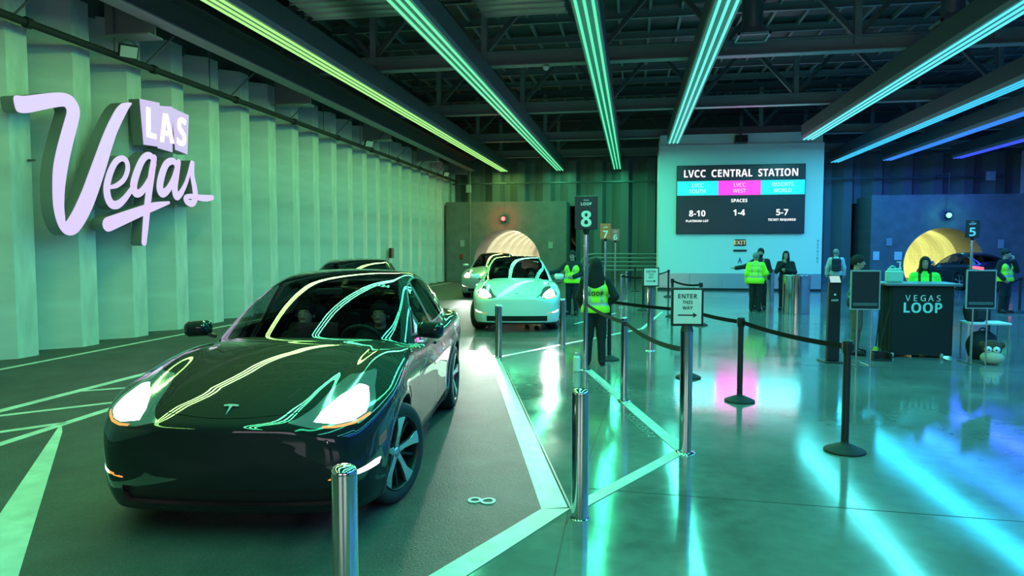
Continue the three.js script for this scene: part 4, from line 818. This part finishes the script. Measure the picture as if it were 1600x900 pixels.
[[3.52, -11.55, 'left black notice board on two thin legs beside the counter'], [5.36, -12.05, 'right black notice board on two thin legs beside the counter']].forEach(([x, z, label]) => {
  const t = thing('notice_stand', label, 'sign', [x, 0, z], 0.05, 'notice stands');
  for (const s of [-1, 1]) { part('leg', rod([s * 0.105, 0.01, 0], [s * 0.105, 0.90, 0], 0.011, 12), M.galvanised, t); part('foot', rod([s * 0.105, 0.012, 0.03], [s * 0.105, 0.012, -0.42], 0.009), M.galvanised, t); }
  const f = part('frame', rbox(0.44, 0.61, 0.025, 0.006, 0, 1.19, 0), M.plasticGrey, t); part('board', rbox(0.40, 0.57, 0.006, 0.002, 0, 1.19, 0.012), M.black, f);
  const bars = []; for (let k = 0; k < 2; k++) for (let q = 0; q < 14; q++) bars.push(box(0.018 + rnd() * 0.006, 0.012, 0.001, -0.165 + q * 0.0255, 0.985 - k * 0.024, 0.0158));
  part('small_print', bars, std({ color: lin(0.20, 0.28, 0.29), roughness: 0.6 }), f);
});
{
  const t = thing('kiosk', 'slim black kiosk column with a tilted lit tablet', 'kiosk', [3.19, 0, -12.0], 0.12);
  part('base_plate', rbox(0.36, 0.02, 0.36, 0.008, 0, 0.01, 0), M.black, t); part('column', rbox(0.19, 1.26, 0.09, 0.012, 0, 0.65, 0), M.black, t);
  const h = part('tablet', rbox(0.19, 0.15, 0.02, 0.006, 0, 0, 0), M.black, t); h.position.set(0, 1.33, 0.02); h.rotation.x = -0.6;
  part('tablet_screen', box(0.16, 0.12, 0.002, 0, 0, 0.0105), glow(0.55, 0.85, 0.8, 0.7), h);
  part('lettering', text('LOOP', 0.03, 0.002), inkPale, t).position.set(0, 1.0, 0.046); part('marker', cyl(0.018, 0.018, 0.004, 16).rotateX(Math.PI / 2).translate(0, 1.09, 0.046), inkPale, t);
}
{ // broom and dust pan left of the counter
  const t = thing('broom', 'broom with yellow-green bristles leaning on the counter', 'broom', [4.07, 0, -12.72]);
  part('handle', rod([0, 0.14, 0], [0.12, 1.22, -0.1], 0.011), M.black, t); part('bristles', new THREE.CylinderGeometry(0.03, 0.10, 0.16, 4).scale(1.1, 1, 0.4).translate(0, 0.09, 0), std({ color: lin(0.45, 0.55, 0.05), roughness: 0.8 }), t);
  const d = thing('dust_pan', 'black lobby dust pan standing beside the broom', 'dust pan', [4.02, 0, -12.3]);
  part('pan', [rbox(0.28, 0.13, 0.02, 0.006, 0, 0.07, -0.12), rbox(0.28, 0.02, 0.24, 0.006, 0, 0.012, 0), rbox(0.02, 0.12, 0.22, 0.006, -0.13, 0.065, -0.01), rbox(0.02, 0.12, 0.22, 0.006, 0.13, 0.065, -0.01)], M.black, d); part('handle', rod([0, 0.10, -0.12], [0.16, 0.85, -0.16], 0.011), M.black, d);
}
{ // side table with bags, toy under it
  const t = thing('side_table', 'low table with a pale top right of the counter', 'table', [5.75, 0, -12.75]);
  part('table_top', rbox(0.62, 0.035, 0.42, 0.01, 0, 0.60, 0), M.plasticWhite, t); for (const [x, z] of [[-0.28, 0.18], [0.28, 0.18], [-0.28, -0.18], [0.28, -0.18]]) part('leg', rod([x, 0, z], [x, 0.585, z], 0.013), M.steelGrey, t);
  const bag = (pos, s, label, m) => { const b = thing('backpack', label, 'bag', pos, 0.3, 'bags by the counter'); const g = new THREE.SphereGeometry(0.2, 28, 20), p = g.attributes.position; for (let i = 0; i < p.count; i++) { const x = p.getX(i), y = p.getY(i), z = p.getZ(i), q = 1 + 0.06 * noise.noise(x * 9, y * 9, z * 9 + s); p.setXYZ(i, Math.sign(x) * Math.abs(x / 0.2) ** 0.75 * 0.2 * q, Math.max(-0.16, y * q) , z * 0.7 * q); } g.computeVertexNormals(); part('body', g.scale(s, s * 1.05, s).translate(0, 0.168 * s, 0), m, b); part('pocket', rbox(0.2 * s, 0.14 * s, 0.06 * s, 0.02, 0, 0.13 * s, 0.13 * s), m, b); part('strap', new THREE.TorusGeometry(0.05 * s, 0.01, 8, 18, Math.PI).translate(0, 0.36 * s, 0), m, b); return b; };
  bag([5.63, 0.618, -12.8], 1.0, 'dark backpack lying on the pale side table', std({ color: lin(0.02, 0.02, 0.026), roughness: 0.8 }));
  bag([5.72, 0, -12.75], 1.25, 'big black bag on the floor under the side table', std({ color: lin(0.012, 0.012, 0.014), roughness: 0.8 }));
  const toy = thing('plush_toy', 'round beige and brown plush toy on the floor by the right notice stand', 'toy', [5.62, 0, -12.2], -0.35);
  const fur = std({ color: lin(0.55, 0.45, 0.32), roughness: 0.95 }), brown = std({ color: lin(0.10, 0.05, 0.03), roughness: 0.95 });
  part('muzzle', new THREE.SphereGeometry(0.14, 28, 20).scale(1.15, 0.75, 0.9).translate(0, 0.105, 0.04), fur, toy); part('head', new THREE.SphereGeometry(0.14, 24, 18).scale(1, 0.95, 0.8).translate(0, 0.25, -0.03), brown, toy);
  for (const s of [-1, 1]) { const e = part('eye', new THREE.SphereGeometry(0.052, 18, 14).translate(s * 0.055, 0.235, 0.075), M.plasticWhite, toy); part('pupil', new THREE.SphereGeometry(0.014, 10, 8).translate(s * 0.05, 0.235, 0.122), M.black, e); part('ear', new THREE.SphereGeometry(0.05, 16, 12).scale(1, 1, 0.5).translate(s * 0.13, 0.3, -0.04), brown, toy); }
}
{ // a second display on the wall behind the photographer: its pink and white light is mirrored in the bollards and the black car's nose
  const map = canvasMap(512, 256, (x, w, h) => { x.fillStyle = '#f4ecff'; x.fillRect(0, 0, w, h); x.fillStyle = '#ff5ad8'; x.fillRect(0, 0, w, 70); x.fillStyle = '#ff3020'; x.fillRect(90, 130, 90, 60); x.fillRect(300, 130, 130, 60); });
  [[4.5, 'right', 5.2], [-3.2, 'left', 4.2]].forEach(([x, side, w]) => {
    const t = thing('station_display', `lit pink and white screen on the wall behind the photographer, ${side} one`, 'screen', [x, 2.9, FRONT_Z - 0.01], Math.PI, 'screens behind the camera');
    part('cabinet', rbox(w + 0.1, 2.3, 0.12, 0.02, 0, 0, 0), M.black, t); part('screen', new THREE.PlaneGeometry(w, 2.2).translate(0, 0, 0.062), std({ color: lin(0.02, 0.02, 0.02), emissive: lin(1, 1, 1), emissiveMap: map, emissiveIntensity: 1.2, roughness: 0.4 }), t);
    const l = new THREE.RectAreaLight(lin(1, 0.86, 0.98), 1.6, w, 2.2); l.position.set(0, 0, 0.08); l.rotation.y = Math.PI; t.add(l);
  });
}
// ---------------------------------------------------------------- the cars
const paintDark = phy({ color: lin(0.005, 0.007, 0.010), roughness: 0.5, specularIntensity: 0.2, clearcoat: 1, clearcoatRoughness: 0.0 });
const paintWhite = phy({ color: lin(0.78, 0.79, 0.80), roughness: 0.35, clearcoat: 1, clearcoatRoughness: 0.02 });
const paintSilver = phy({ color: lin(0.38, 0.39, 0.40), metalness: 0.5, roughness: 0.35, clearcoat: 1, clearcoatRoughness: 0.03 });
const paintBlack = phy({ color: lin(0.008, 0.008, 0.009), roughness: 0.35, clearcoat: 1, clearcoatRoughness: 0.02 });
function place(car, x, z, deg) { car.position.set(x, 0, z); car.rotation.y = deg * Math.PI / 180; return car; }
const carBlack = place(makeCar('car', 'glossy black car with lit headlights in the foreground', paintDark, { steer: -0.34, number: '524' }), -2.77, -6.22, 7.0);
carBlack.scale.z = 1.03; headlamps(carBlack, 9);
const carWhite = place(makeCar('car', 'white car with lit headlights behind the bollards', paintWhite, { steer: -0.28, number: '716' }), -2.83, -17.2, 9.4); headlamps(carWhite, 9, 48);
const carSilver = place(makeCar('car', 'pale car with lit headlights coming out of the left tunnel', paintSilver, {}), -5.35, -27.0, 4); headlamps(carSilver, 10, 25);
place(makeCar('car', 'dark car whose roof just shows above the black car', paintDark, { lightsOff: true }), -5.35, -13.0, 14);
place(makeCar('car', 'dark car with red tail lights at the yellow tunnel mouth', paintBlack, { lightsOff: true, tail: true }), 14.55, -34.6, 188);
// ---------------------------------------------------------------- people: joints -> smooth body, clothes over it
const V3 = (a) => new THREE.Vector3(...a);
function boneField(bones, k, grow = 0) {                     // smooth union of tapered capsules [a, b, ra, rb]
  const b = bones.map(([p, q, r0, r1]) => ({ ax: p[0], ay: p[1], az: p[2], dx: q[0] - p[0], dy: q[1] - p[1], dz: q[2] - p[2], l: 1 / Math.max(1e-9, (q[0] - p[0]) ** 2 + (q[1] - p[1]) ** 2 + (q[2] - p[2]) ** 2), r0: r0 + grow, r1: r1 + grow }));
  return (x, y, z) => {
    let d = 1e3;
    for (const o of b) {
      const px = x - o.ax, py = y - o.ay, pz = z - o.az; let t = (px * o.dx + py * o.dy + pz * o.dz) * o.l; t = t < 0 ? 0 : t > 1 ? 1 : t;
      const ex = px - o.dx * t, ey = py - o.dy * t, ez = pz - o.dz * t, v = Math.sqrt(ex * ex + ey * ey + ez * ez) - o.r0 - (o.r1 - o.r0) * t;
      d = d > 900 ? v : smin(d, v, k);
    }
    return d;
  };
}
function around(bones, pad) { const lo = [1e9, 1e9, 1e9], hi = [-1e9, -1e9, -1e9]; for (const [a, b, r0, r1] of bones) for (const p of [a, b]) for (let c = 0; c < 3; c++) { lo[c] = Math.min(lo[c], p[c] - Math.max(r0, r1) - pad); hi[c] = Math.max(hi[c], p[c] + Math.max(r0, r1) + pad); } return [lo, hi]; }
function solid(bones, k, grow, cell, clip) { const F = boneField(bones, k, grow), G = clip ? (x, y, z) => smax(F(x, y, z), clip(x, y, z), 0.012) : F, [lo, hi] = around(bones, grow + 0.03); return surface(G, lo, hi, cell, 1); }
const ell = (x, y, z, cx, cy, cz, rx, ry, rz) => { const a = (x - cx) / rx, b = (y - cy) / ry, c = (z - cz) / rz; return (Math.sqrt(a * a + b * b + c * c) - 1) * Math.min(rx, ry, rz); };
const cap = (x, y, z, a, b, r) => { const dx = b[0] - a[0], dy = b[1] - a[1], dz = b[2] - a[2]; let t = ((x - a[0]) * dx + (y - a[1]) * dy + (z - a[2]) * dz) / (dx * dx + dy * dy + dz * dz); t = Math.max(0, Math.min(1, t)); return Math.hypot(x - a[0] - dx * t, y - a[1] - dy * t, z - a[2] - dz * t) - r; };
const skull = (x, y, z) => smin(ell(x, y, z, 0, 0.06, -0.012, 0.078, 0.092, 0.098), ell(x, y, z, 0, -0.018, 0.022, 0.058, 0.078, 0.068), 0.05);
const headField = (x, y, z) => {                              // head about its own centre, face towards +z
  const ax = Math.abs(x); let d = skull(x, y, z);
  d = smin(d, cap(x, y, z, [0, 0.035, 0.082], [0, 0.0, 0.106], 0.011), 0.018);
  d = smin(d, ell(ax, y, z, 0.016, -0.004, 0.092, 0.009, 0.008, 0.012), 0.012);
  d = smin(d, ell(ax, y, z, 0.080, 0.012, -0.012, 0.011, 0.031, 0.02), 0.012);
  d = smin(d, ell(ax, y, z, 0.028, 0.052, 0.074, 0.026, 0.009, 0.012), 0.016);
  d = smax(d, -ell(ax, y, z, 0.032, 0.032, 0.098, 0.017, 0.011, 0.016), 0.010);
  d = smin(d, ell(x, y, z, 0, -0.044, 0.084, 0.024, 0.007, 0.010), 0.008);
  d = smin(d, ell(x, y, z, 0, -0.055, 0.082, 0.020, 0.007, 0.010), 0.008);
  return smin(d, cap(x, y, z, [0, -0.05, -0.02], [0, -0.16, -0.03], 0.052), 0.03);
};
const headMesh = surface(headField, [-0.11, -0.17, -0.13], [0.11, 0.17, 0.14], 0.0055, 2);
const headGeo = geo(headMesh);
const hairCut = (kind) => {
  const grow = kind === 'long' ? 0.022 : kind === 'cap' ? 0.012 : kind === 'thin' ? 0.006 : 0.016;
  const F0 = (x, y, z) => skull(x, y, z) - grow - 0.004 * noise.noise(x * 40, y * 25, z * 40);
  let F = F0;
  if (kind === 'long') { const G = (x, y, z) => F0(x, y, z) + 0.004 * noise.noise(x * 90, y * 7, z * 60); F = (x, y, z) => smin(G(x, y, z), smin(ell(x, y, z, 0, -0.10, -0.085, 0.115, 0.20, 0.055), ell(x, y, z, 0, -0.25, -0.11, 0.145, 0.17, 0.045), 0.05), 0.05); }
  if (kind === 'shoulder') { const G = F; F = (x, y, z) => smin(G(x, y, z), Math.min(ell(Math.abs(x), y, z, 0.075, -0.09, 0.0, 0.035, 0.13, 0.055), ell(x, y, z, 0, -0.08, -0.07, 0.09, 0.13, 0.04)), 0.04); }
  const line = (x, y, z) => kind === 'long' || kind === 'shoulder' ? z - 0.045 - Math.max(0, (y - 0.075) * 1.2) + (Math.abs(x) > 0.055 ? -0.02 : 0) : kind === 'thin' ? Math.max(z - 0.03, y - 0.07, -y - 0.02) : Math.max(0.03 + z * 0.55 - y + (Math.abs(x) > 0.06 ? -0.02 : 0), -0.07 - y);
  const lo = kind === 'long' ? -0.45 : -0.25;
  return geo(surface((x, y, z) => smax(F(x, y, z), line(x, y, z), 0.01), [-0.16, lo, -0.18], [0.16, 0.2, 0.13], 0.008, 1));
};
const hairGeo = { short: hairCut('short'), long: hairCut('long'), shoulder: hairCut('shoulder'), thin: hairCut('thin') };
const beardGeo = geo(surface((x, y, z) => smax(smax(ell(x, y, z, 0, -0.045, 0.028, 0.070, 0.075, 0.078), y + 0.022 + (Math.abs(x) > 0.05 ? -0.045 : 0), 0.01), 0.005 - z, 0.02), [-0.1, -0.16, -0.05], [0.1, 0.06, 0.14], 0.006, 1));
function handBones(wrist, dir, palm, side, curl) {            // five fingers on a palm; palm = direction the palm faces
  const d = V3(dir).normalize(), n = V3(palm).addScaledVector(d, -V3(palm).dot(d)).normalize(), a = new THREE.Vector3().crossVectors(d, n).multiplyScalar(side), W = V3(wrist), at = (u, v, w) => W.clone().addScaledVector(d, u).addScaledVector(a, v).addScaledVector(n, w).toArray();
  const out = [];
  for (const v of [-0.027, -0.009, 0.009, 0.027]) out.push([at(0.0, v * 0.6, 0), at(0.085, v, 0), 0.017, 0.014]);
  [[-0.030, 0.055], [-0.010, 0.066], [0.010, 0.072], [0.030, 0.064]].forEach(([v, l], i) => {
    const c1 = curl * 0.7, c2 = curl * 1.6, p0 = [0.085, v, 0], p1 = [p0[0] + Math.cos(c1) * l * 0.55, v * 1.06, Math.sin(c1) * l * 0.55], p2 = [p1[0] + Math.cos(c2) * l * 0.5, v * 1.08, p1[2] + Math.sin(c2) * l * 0.5];
    out.push([at(...p0), at(...p1), 0.0095, 0.009], [at(...p1), at(...p2), 0.009, 0.0075]);
  });
  out.push([at(0.02, 0.028, 0.004), at(0.055, 0.058, 0.016), 0.013, 0.0105], [at(0.055, 0.058, 0.016), at(0.085, 0.066, 0.022), 0.0105, 0.0085]);
  return out;
}
const hiViz = std({ color: lin(0.50, 0.92, 0.03), roughness: 0.7 }), reflective = std({ color: lin(0.5, 0.52, 0.5), roughness: 0.35, metalness: 0.3 });
const skinTone = (r, g, b) => std({ color: lin(r, g, b), roughness: 0.5 }), fabric = (r, g, b) => std({ color: lin(r, g, b), roughness: 0.85 });
const hairBlack = fabric(0.010, 0.009, 0.009), hairGrey = fabric(0.22, 0.21, 0.2), eyeWhite = std({ color: lin(0.7, 0.7, 0.7), roughness: 0.2 }), eyeDark = std({ color: lin(0.01, 0.008, 0.006), roughness: 0.15 }), lip = fabric(0.25, 0.08, 0.07);
function person(label, pos, turn, o) {
  const t = thing('person', label, 'person', pos, turn), s = (o.height || 1.72) / 1.72, wd = o.build || 1, skin = o.skin || skinTone(0.42, 0.26, 0.18);
  t.scale.setScalar(s);
  const J = { hip: [0.09, 0.90, 0], knee: [0.10, 0.49, 0.015], ankle: [0.11, 0.085, -0.02], toe: [0.14, 0.035, 0.13], shoulder: [0.185, 1.40, -0.01] };
  const legL = o.legL || {}, legR = o.legR || {}, mir = (p) => [-p[0], p[1], p[2]];
  const L = { hip: legL.hip || J.hip, knee: legL.knee || J.knee, ankle: legL.ankle || J.ankle, toe: legL.toe || J.toe }, R = { hip: legR.hip || mir(J.hip), knee: legR.knee || mir(J.knee), ankle: legR.ankle || mir(J.ankle), toe: legR.toe || mir(J.toe) };
  const armL = o.armL || [[0.25, 1.13, -0.03], [0.255, 0.89, 0.06]], armR = o.armR || [[-0.25, 1.13, -0.03], [-0.255, 0.89, 0.06]];
  const shL = J.shoulder, shR = mir(J.shoulder), dy = o.lift || 0, up = (p) => [p[0], p[1] + dy, p[2]];
  const torso = [[[-0.075 * wd, 0.93, 0], [0.075 * wd, 0.93, 0], 0.112 * wd, 0.112 * wd], [[-0.055 * wd, 1.08, 0.005], [0.055 * wd, 1.08, 0.005], 0.102 * wd, 0.102 * wd], [[-0.085, 1.26, 0.005], [0.085, 1.26, 0.005], 0.112, 0.112], [[-0.13, 1.385, -0.012], [0.13, 1.385, -0.012], 0.07, 0.07]];
  const arms = [[shL, armL[0], 0.054, 0.043], [armL[0], armL[1], 0.042, 0.029], [shR, armR[0], 0.054, 0.043], [armR[0], armR[1], 0.042, 0.029]];
  const legs = []; for (const q of [L, R]) legs.push([q.hip, q.knee, 0.088, 0.060], [q.knee, q.ankle, 0.058, 0.040]);
  const feet = [L, R].map((q) => [q.ankle, q.toe, 0.040, 0.033]);
  const neck = [[[0, 1.40, -0.012], [0, 1.53, 0.0], 0.058, 0.052]];
  // one continuous body
  const parts = [solid([...torso, ...arms, ...legs, ...feet, ...neck], 0.045, 0, 0.016)];
  const handDir = (arm) => V3(arm[1]).sub(V3(arm[0])).toArray();
  for (const [arm, side, palm, dir] of [[armL, 1, o.palmL || [-1, 0, 0.2], o.handL], [armR, -1, o.palmR || [1, 0, 0.2], o.handR]]) parts.push(solid(handBones(arm[1], dir || handDir(arm), palm, side, o.curl === undefined ? 0.5 : o.curl), 0.008, 0, 0.0065));
  const hg = headGeo.clone(), head = new THREE.Matrix4().makeTranslation(0, 1.615, 0.012).multiply(new THREE.Matrix4().makeRotationFromEuler(new THREE.Euler(o.nod || 0, o.look || 0, o.tilt || 0, 'YXZ')));
  hg.applyMatrix4(head);
  const body = part('body', merge([...parts.map((p) => geo(p)), hg]), skin, t);
  for (const sx of [-1, 1]) {
    part('eye', new THREE.SphereGeometry(0.0115, 12, 10).translate(sx * 0.032, 0.032, 0.079).applyMatrix4(head), eyeWhite, t); part('pupil', new THREE.SphereGeometry(0.0065, 10, 8).translate(sx * 0.032, 0.032, 0.0865).applyMatrix4(head), eyeDark, t);
    part('eyebrow', new THREE.CapsuleGeometry(0.0035, 0.028, 3, 6).rotateZ(Math.PI / 2 + sx * 0.12).translate(sx * 0.032, 0.058, 0.086).applyMatrix4(head), o.hairColor || hairBlack, t);
  }
  part('mouth', new THREE.CapsuleGeometry(0.004, 0.036, 3, 8).rotateZ(Math.PI / 2).translate(0, -0.05, 0.092).applyMatrix4(head), lip, t);
  if (o.hair !== 'none') part('hair', hairGeo[o.hair || 'short'].clone().applyMatrix4(head), o.hairColor || hairBlack, t);
  if (o.beard) part('beard', beardGeo.clone().applyMatrix4(head), hairBlack, t);
  if (o.mask) part('face_mask', beardGeo.clone().applyMatrix4(head), o.mask, t);
  if (o.cap) part('cap', [new THREE.SphereGeometry(0.104, 24, 12, 0, Math.PI * 2, 0, 1.5).scale(0.86, 0.95, 1.05).translate(0, 0.075, -0.012).applyMatrix4(head), rbox(0.13, 0.012, 0.08, 0.005, 0, 0.078, 0.12).applyMatrix4(head)], o.cap, t);
  if (o.beanie) part('beanie', new THREE.SphereGeometry(0.11, 24, 12, 0, Math.PI * 2, 0, 1.7).scale(0.88, 1.0, 1.02).translate(0, 0.07, -0.012).applyMatrix4(head), o.beanie, t);
  // clothes
  const hem = o.hem || 0.86, pieces = solid([...torso, ...arms.map((b, i) => i % 2 ? [b[0], V3(b[1]).lerp(V3(b[0]), o.sleeve || 0.02).toArray(), b[2] + 0.004, b[3] + 0.012] : b), [[0, 1.36, -0.012], [0, 1.455, -0.008], 0.05, 0.052]], 0.045, o.bulk || 0.020, 0.016, (x, y, z) => (Math.hypot(x, z) < 0.3 && Math.abs(x) < 0.21 ? hem - y : -1));
  part(o.topName || 'jacket', geo(pieces), o.top, t);
  const seated = !!o.legL && !!o.seated;
  part('trousers', geo(solid([[torso[0][0], torso[0][1], torso[0][2], torso[0][3]], ...legs.map((b) => [b[0], b[1], b[2], b[3] + 0.012])], 0.04, 0.014, 0.016, (x, y, z) => seated ? -1 : Math.max(y - 1.0, 0.05 - y))), o.trousers, t);
  for (const q of [L, R]) part('shoe', geo(solid([[[q.ankle[0], q.ankle[1] - 0.03, q.ankle[2] - 0.025], [q.ankle[0], q.ankle[1] - 0.02, q.ankle[2] + 0.03], 0.046, 0.050], [[q.ankle[0], q.ankle[1] - 0.035, q.ankle[2]], q.toe, 0.046, 0.040]], 0.02, 0.006, 0.011, (x, y, z) => Math.min(q.toe[1], q.ankle[1]) - 0.033 - y)), o.shoes || fabric(0.015, 0.015, 0.016), t);
  if (o.vest) {
    const m = solid(torso.map((b, i) => i === 3 ? [[-0.105, 1.385, -0.012], [0.105, 1.385, -0.012], 0.066, 0.066] : b), 0.05, (o.bulk || 0.020) + 0.014, 0.014, (x, y, z) => Math.max(0.88 - y, y - 1.44 + Math.max(0, z) * 0.8, z > 0.03 ? (y - 1.16) * 0.42 - Math.abs(x) : -1));
    const band = (x, y, z) => Math.max(Math.min(y - 1.00, 1.05 - y), Math.min(0.115 - Math.abs(x), Math.abs(x) - 0.075, y - 1.05)), [stripes, cloth] = cut(m, band);
    const v = part('vest', geo(cloth), o.vest, t); part('reflective_band', geo(stripes), reflective, v);
    if (o.backPrint) { const p = part('back_print', text(o.backPrint, 0.07, 0.002), fabric(0.02, 0.03, 0.02), v); p.rotation.y = Math.PI; p.position.set(0, 1.20, -0.152); }
  }
  if (o.bands) { const m = t.children.find((c) => c.name === (o.topName || 'jacket')), g = pieces, band = (x, y, z) => Math.max(Math.min(y - 1.02, 1.06 - y), Math.min(0.115 - Math.abs(x), Math.abs(x) - 0.07, y - 1.06)), [st, cl] = cut(g, band); m.geometry = geo(cl); part('reflective_band', geo(st), o.bands === true ? reflective : o.bands, m); }
  return t;
}
const cloth = { black: fabric(0.012, 0.012, 0.014), navy: fabric(0.015, 0.018, 0.03), dark: fabric(0.02, 0.021, 0.023), khaki: fabric(0.13, 0.11, 0.07), grey: fabric(0.5, 0.52, 0.52) };
person('man in a yellow-green vest pointing beside the white car', [-1.62, 0, -19.2], -0.25, { height: 1.70, build: 1.12, top: cloth.navy, trousers: cloth.navy, vest: hiViz, skin: skinTone(0.45, 0.28, 0.2), armR: [[-0.36, 1.22, 0.14], [-0.52, 1.17, 0.32]], handR: [-0.5, -0.1, 0.6], armL: [[0.26, 1.14, -0.02], [0.10, 1.06, 0.16]], handL: [-1, 0.1, 0.3], cap: cloth.black });
person('woman with long black hair in a LOOP vest seen from behind', [-0.57, 0, -11.05], Math.PI + 0.1, { height: 1.62, top: cloth.black, trousers: cloth.black, vest: hiViz, hair: 'long', backPrint: 'LOOP', build: 1.1, armR: [[-0.32, 1.15, -0.06], [-0.17, 0.97, 0.12]], handR: [0.5, -0.3, 0.5], armL: [[0.27, 1.13, 0.0], [0.2, 0.95, 0.18]], look: 0.1, legL: { knee: [0.11, 0.49, 0.01], ankle: [0.13, 0.085, -0.02], toe: [0.16, 0.035, 0.13] } });
person('man in a yellow hi-vis jacket with his back turned', [3.50, 0, -21.2], Math.PI - 0.3, { height: 1.64, build: 1.2, top: hiViz, bands: true, trousers: cloth.black, hair: 'short', hairColor: hairGrey, bulk: 0.034, hem: 0.84, armR: [[-0.29, 1.16, 0.0], [-0.22, 0.98, 0.20]], look: -0.2 });
person('bearded man in dark clothes pointing to the left', [3.74, 0, -21.85], -0.35, { height: 1.76, top: cloth.dark, bands: fabric(0.2, 0.22, 0.24), trousers: cloth.dark, beard: true, armR: [[-0.40, 1.24, 0.18], [-0.62, 1.20, 0.34]], handR: [-0.7, 0.05, 0.45], palmR: [0, -1, 0], curl: 0.15, armL: [[0.26, 1.13, -0.03], [0.23, 0.92, 0.12]] });
person('woman in a black jacket with hands raised to her face', [4.42, 0, -21.7], -0.25, { height: 1.68, top: cloth.black, trousers: cloth.black, hair: 'shoulder', armR: [[-0.25, 1.16, 0.12], [-0.05, 1.40, 0.17]], handR: [0.15, 0.8, -0.1], palmR: [0, 0, -1], armL: [[0.26, 1.15, 0.10], [0.04, 1.20, 0.20]], handL: [-1, 0.25, 0], palmL: [0, 0, -1] });
const walker = person('grey haired man in a pale top wearing a dark backpack', [6.9, 0, -25.8], Math.PI - 0.2, { height: 1.74, topName: 'sweater', top: cloth.grey, trousers: cloth.black, hair: 'thin', hairColor: hairGrey, look: -0.9, armL: [[0.27, 1.13, -0.02], [0.28, 0.90, 0.05]] });
person('dark haired man in a dark jacket with green bands by the left notice board', [3.80, 0, -12.9], 1.25, { height: 1.66, build: 1.15, top: fabric(0.018, 0.02, 0.022), bands: fabric(0.05, 0.32, 0.16), trousers: cloth.khaki, armL: [[0.24, 1.14, 0.06], [0.12, 1.04, 0.24]], armR: [[-0.26, 1.15, -0.02], [-0.16, 1.03, 0.18]], look: 0.15, bulk: 0.03 });
person('woman in a bright green jacket standing behind the counter', [5.28, 0, -14.0], -0.3, { height: 1.62, top: fabric(0.12, 0.85, 0.08), bands: fabric(0.03, 0.03, 0.035), trousers: cloth.black, hair: 'shoulder', skin: skinTone(0.35, 0.2, 0.14), armL: [[0.26, 1.15, 0.02], [0.14, 1.04, 0.2]], armR: [[-0.26, 1.15, 0.02], [-0.14, 1.04, 0.2]] });
person('man in a yellow-green vest at far right raising a hand to his mouth', [10.3, 0, -21.8], 0.55, { height: 1.74, build: 1.15, top: cloth.black, trousers: cloth.black, vest: hiViz, armL: [[0.24, 1.18, 0.16], [0.06, 1.46, 0.19]], handL: [-0.2, 0.8, -0.05], palmL: [0, 0, -1], armR: [[-0.28, 1.13, -0.04], [-0.22, 0.95, 0.12]], beanie: cloth.dark, look: 0.5 });
{
  const b = thing('backpack', 'dark backpack on the back of the grey haired man', 'bag', [6.9, 1.02, -25.8], Math.PI - 0.2, 'bags');
  part('body', rbox(0.30, 0.44, 0.16, 0.07, 0, 0.22, -0.225, 4), cloth.navy, b); part('pocket', rbox(0.24, 0.2, 0.05, 0.03, 0, 0.12, -0.315, 3), cloth.navy, b);
  for (const s of [-1, 1]) part('strap', tube([[s * 0.10, 0.42, -0.16], [s * 0.11, 0.47, -0.02], [s * 0.115, 0.36, 0.13], [s * 0.13, 0.16, 0.13], [s * 0.15, 0.06, -0.14]], 0.018, 24, 8), cloth.navy, b);
}
// people seated in the cars
const sit = (x) => ({ hip: [x * 0.1, 0.90, 0], knee: [x * 0.13, 0.93, 0.44], ankle: [x * 0.12, 0.55, 0.62], toe: [x * 0.12, 0.50, 0.76] });
function occupant(label, car, lx, o) {
  const p = car.localToWorld(new THREE.Vector3(lx, -0.43, -0.30));
  return person(label, p.toArray(), car.rotation.y, { height: 1.70, seated: true, legL: sit(1), legR: sit(-1), top: cloth.black, trousers: cloth.black, ...o });
}
for (const c of [carBlack, carWhite]) c.updateMatrixWorld(true);
const wheelHands = { armL: [[0.25, 1.18, 0.24], [0.14, 1.30, 0.47]], armR: [[-0.25, 1.18, 0.24], [-0.14, 1.30, 0.47]], handL: [-0.2, 0.3, 0.9], handR: [0.2, 0.3, 0.9], palmL: [-1, 0, 0], palmR: [1, 0, 0], curl: 0.9 };
occupant('driver in dark clothes holding the wheel of the black car', carBlack, 0.37, { ...wheelHands, hair: 'short' });
occupant('front passenger in dark clothes in the black car', carBlack, -0.37, { armL: [[0.25, 1.15, 0.1], [0.12, 1.0, 0.3]], armR: [[-0.25, 1.15, 0.1], [-0.12, 1.0, 0.3]], skin: skinTone(0.5, 0.3, 0.22) });
occupant('driver of the white car with a pale face mask', carWhite, 0.37, { ...wheelHands, mask: fabric(0.45, 0.55, 0.6) });
renderer.render(scene, camera);
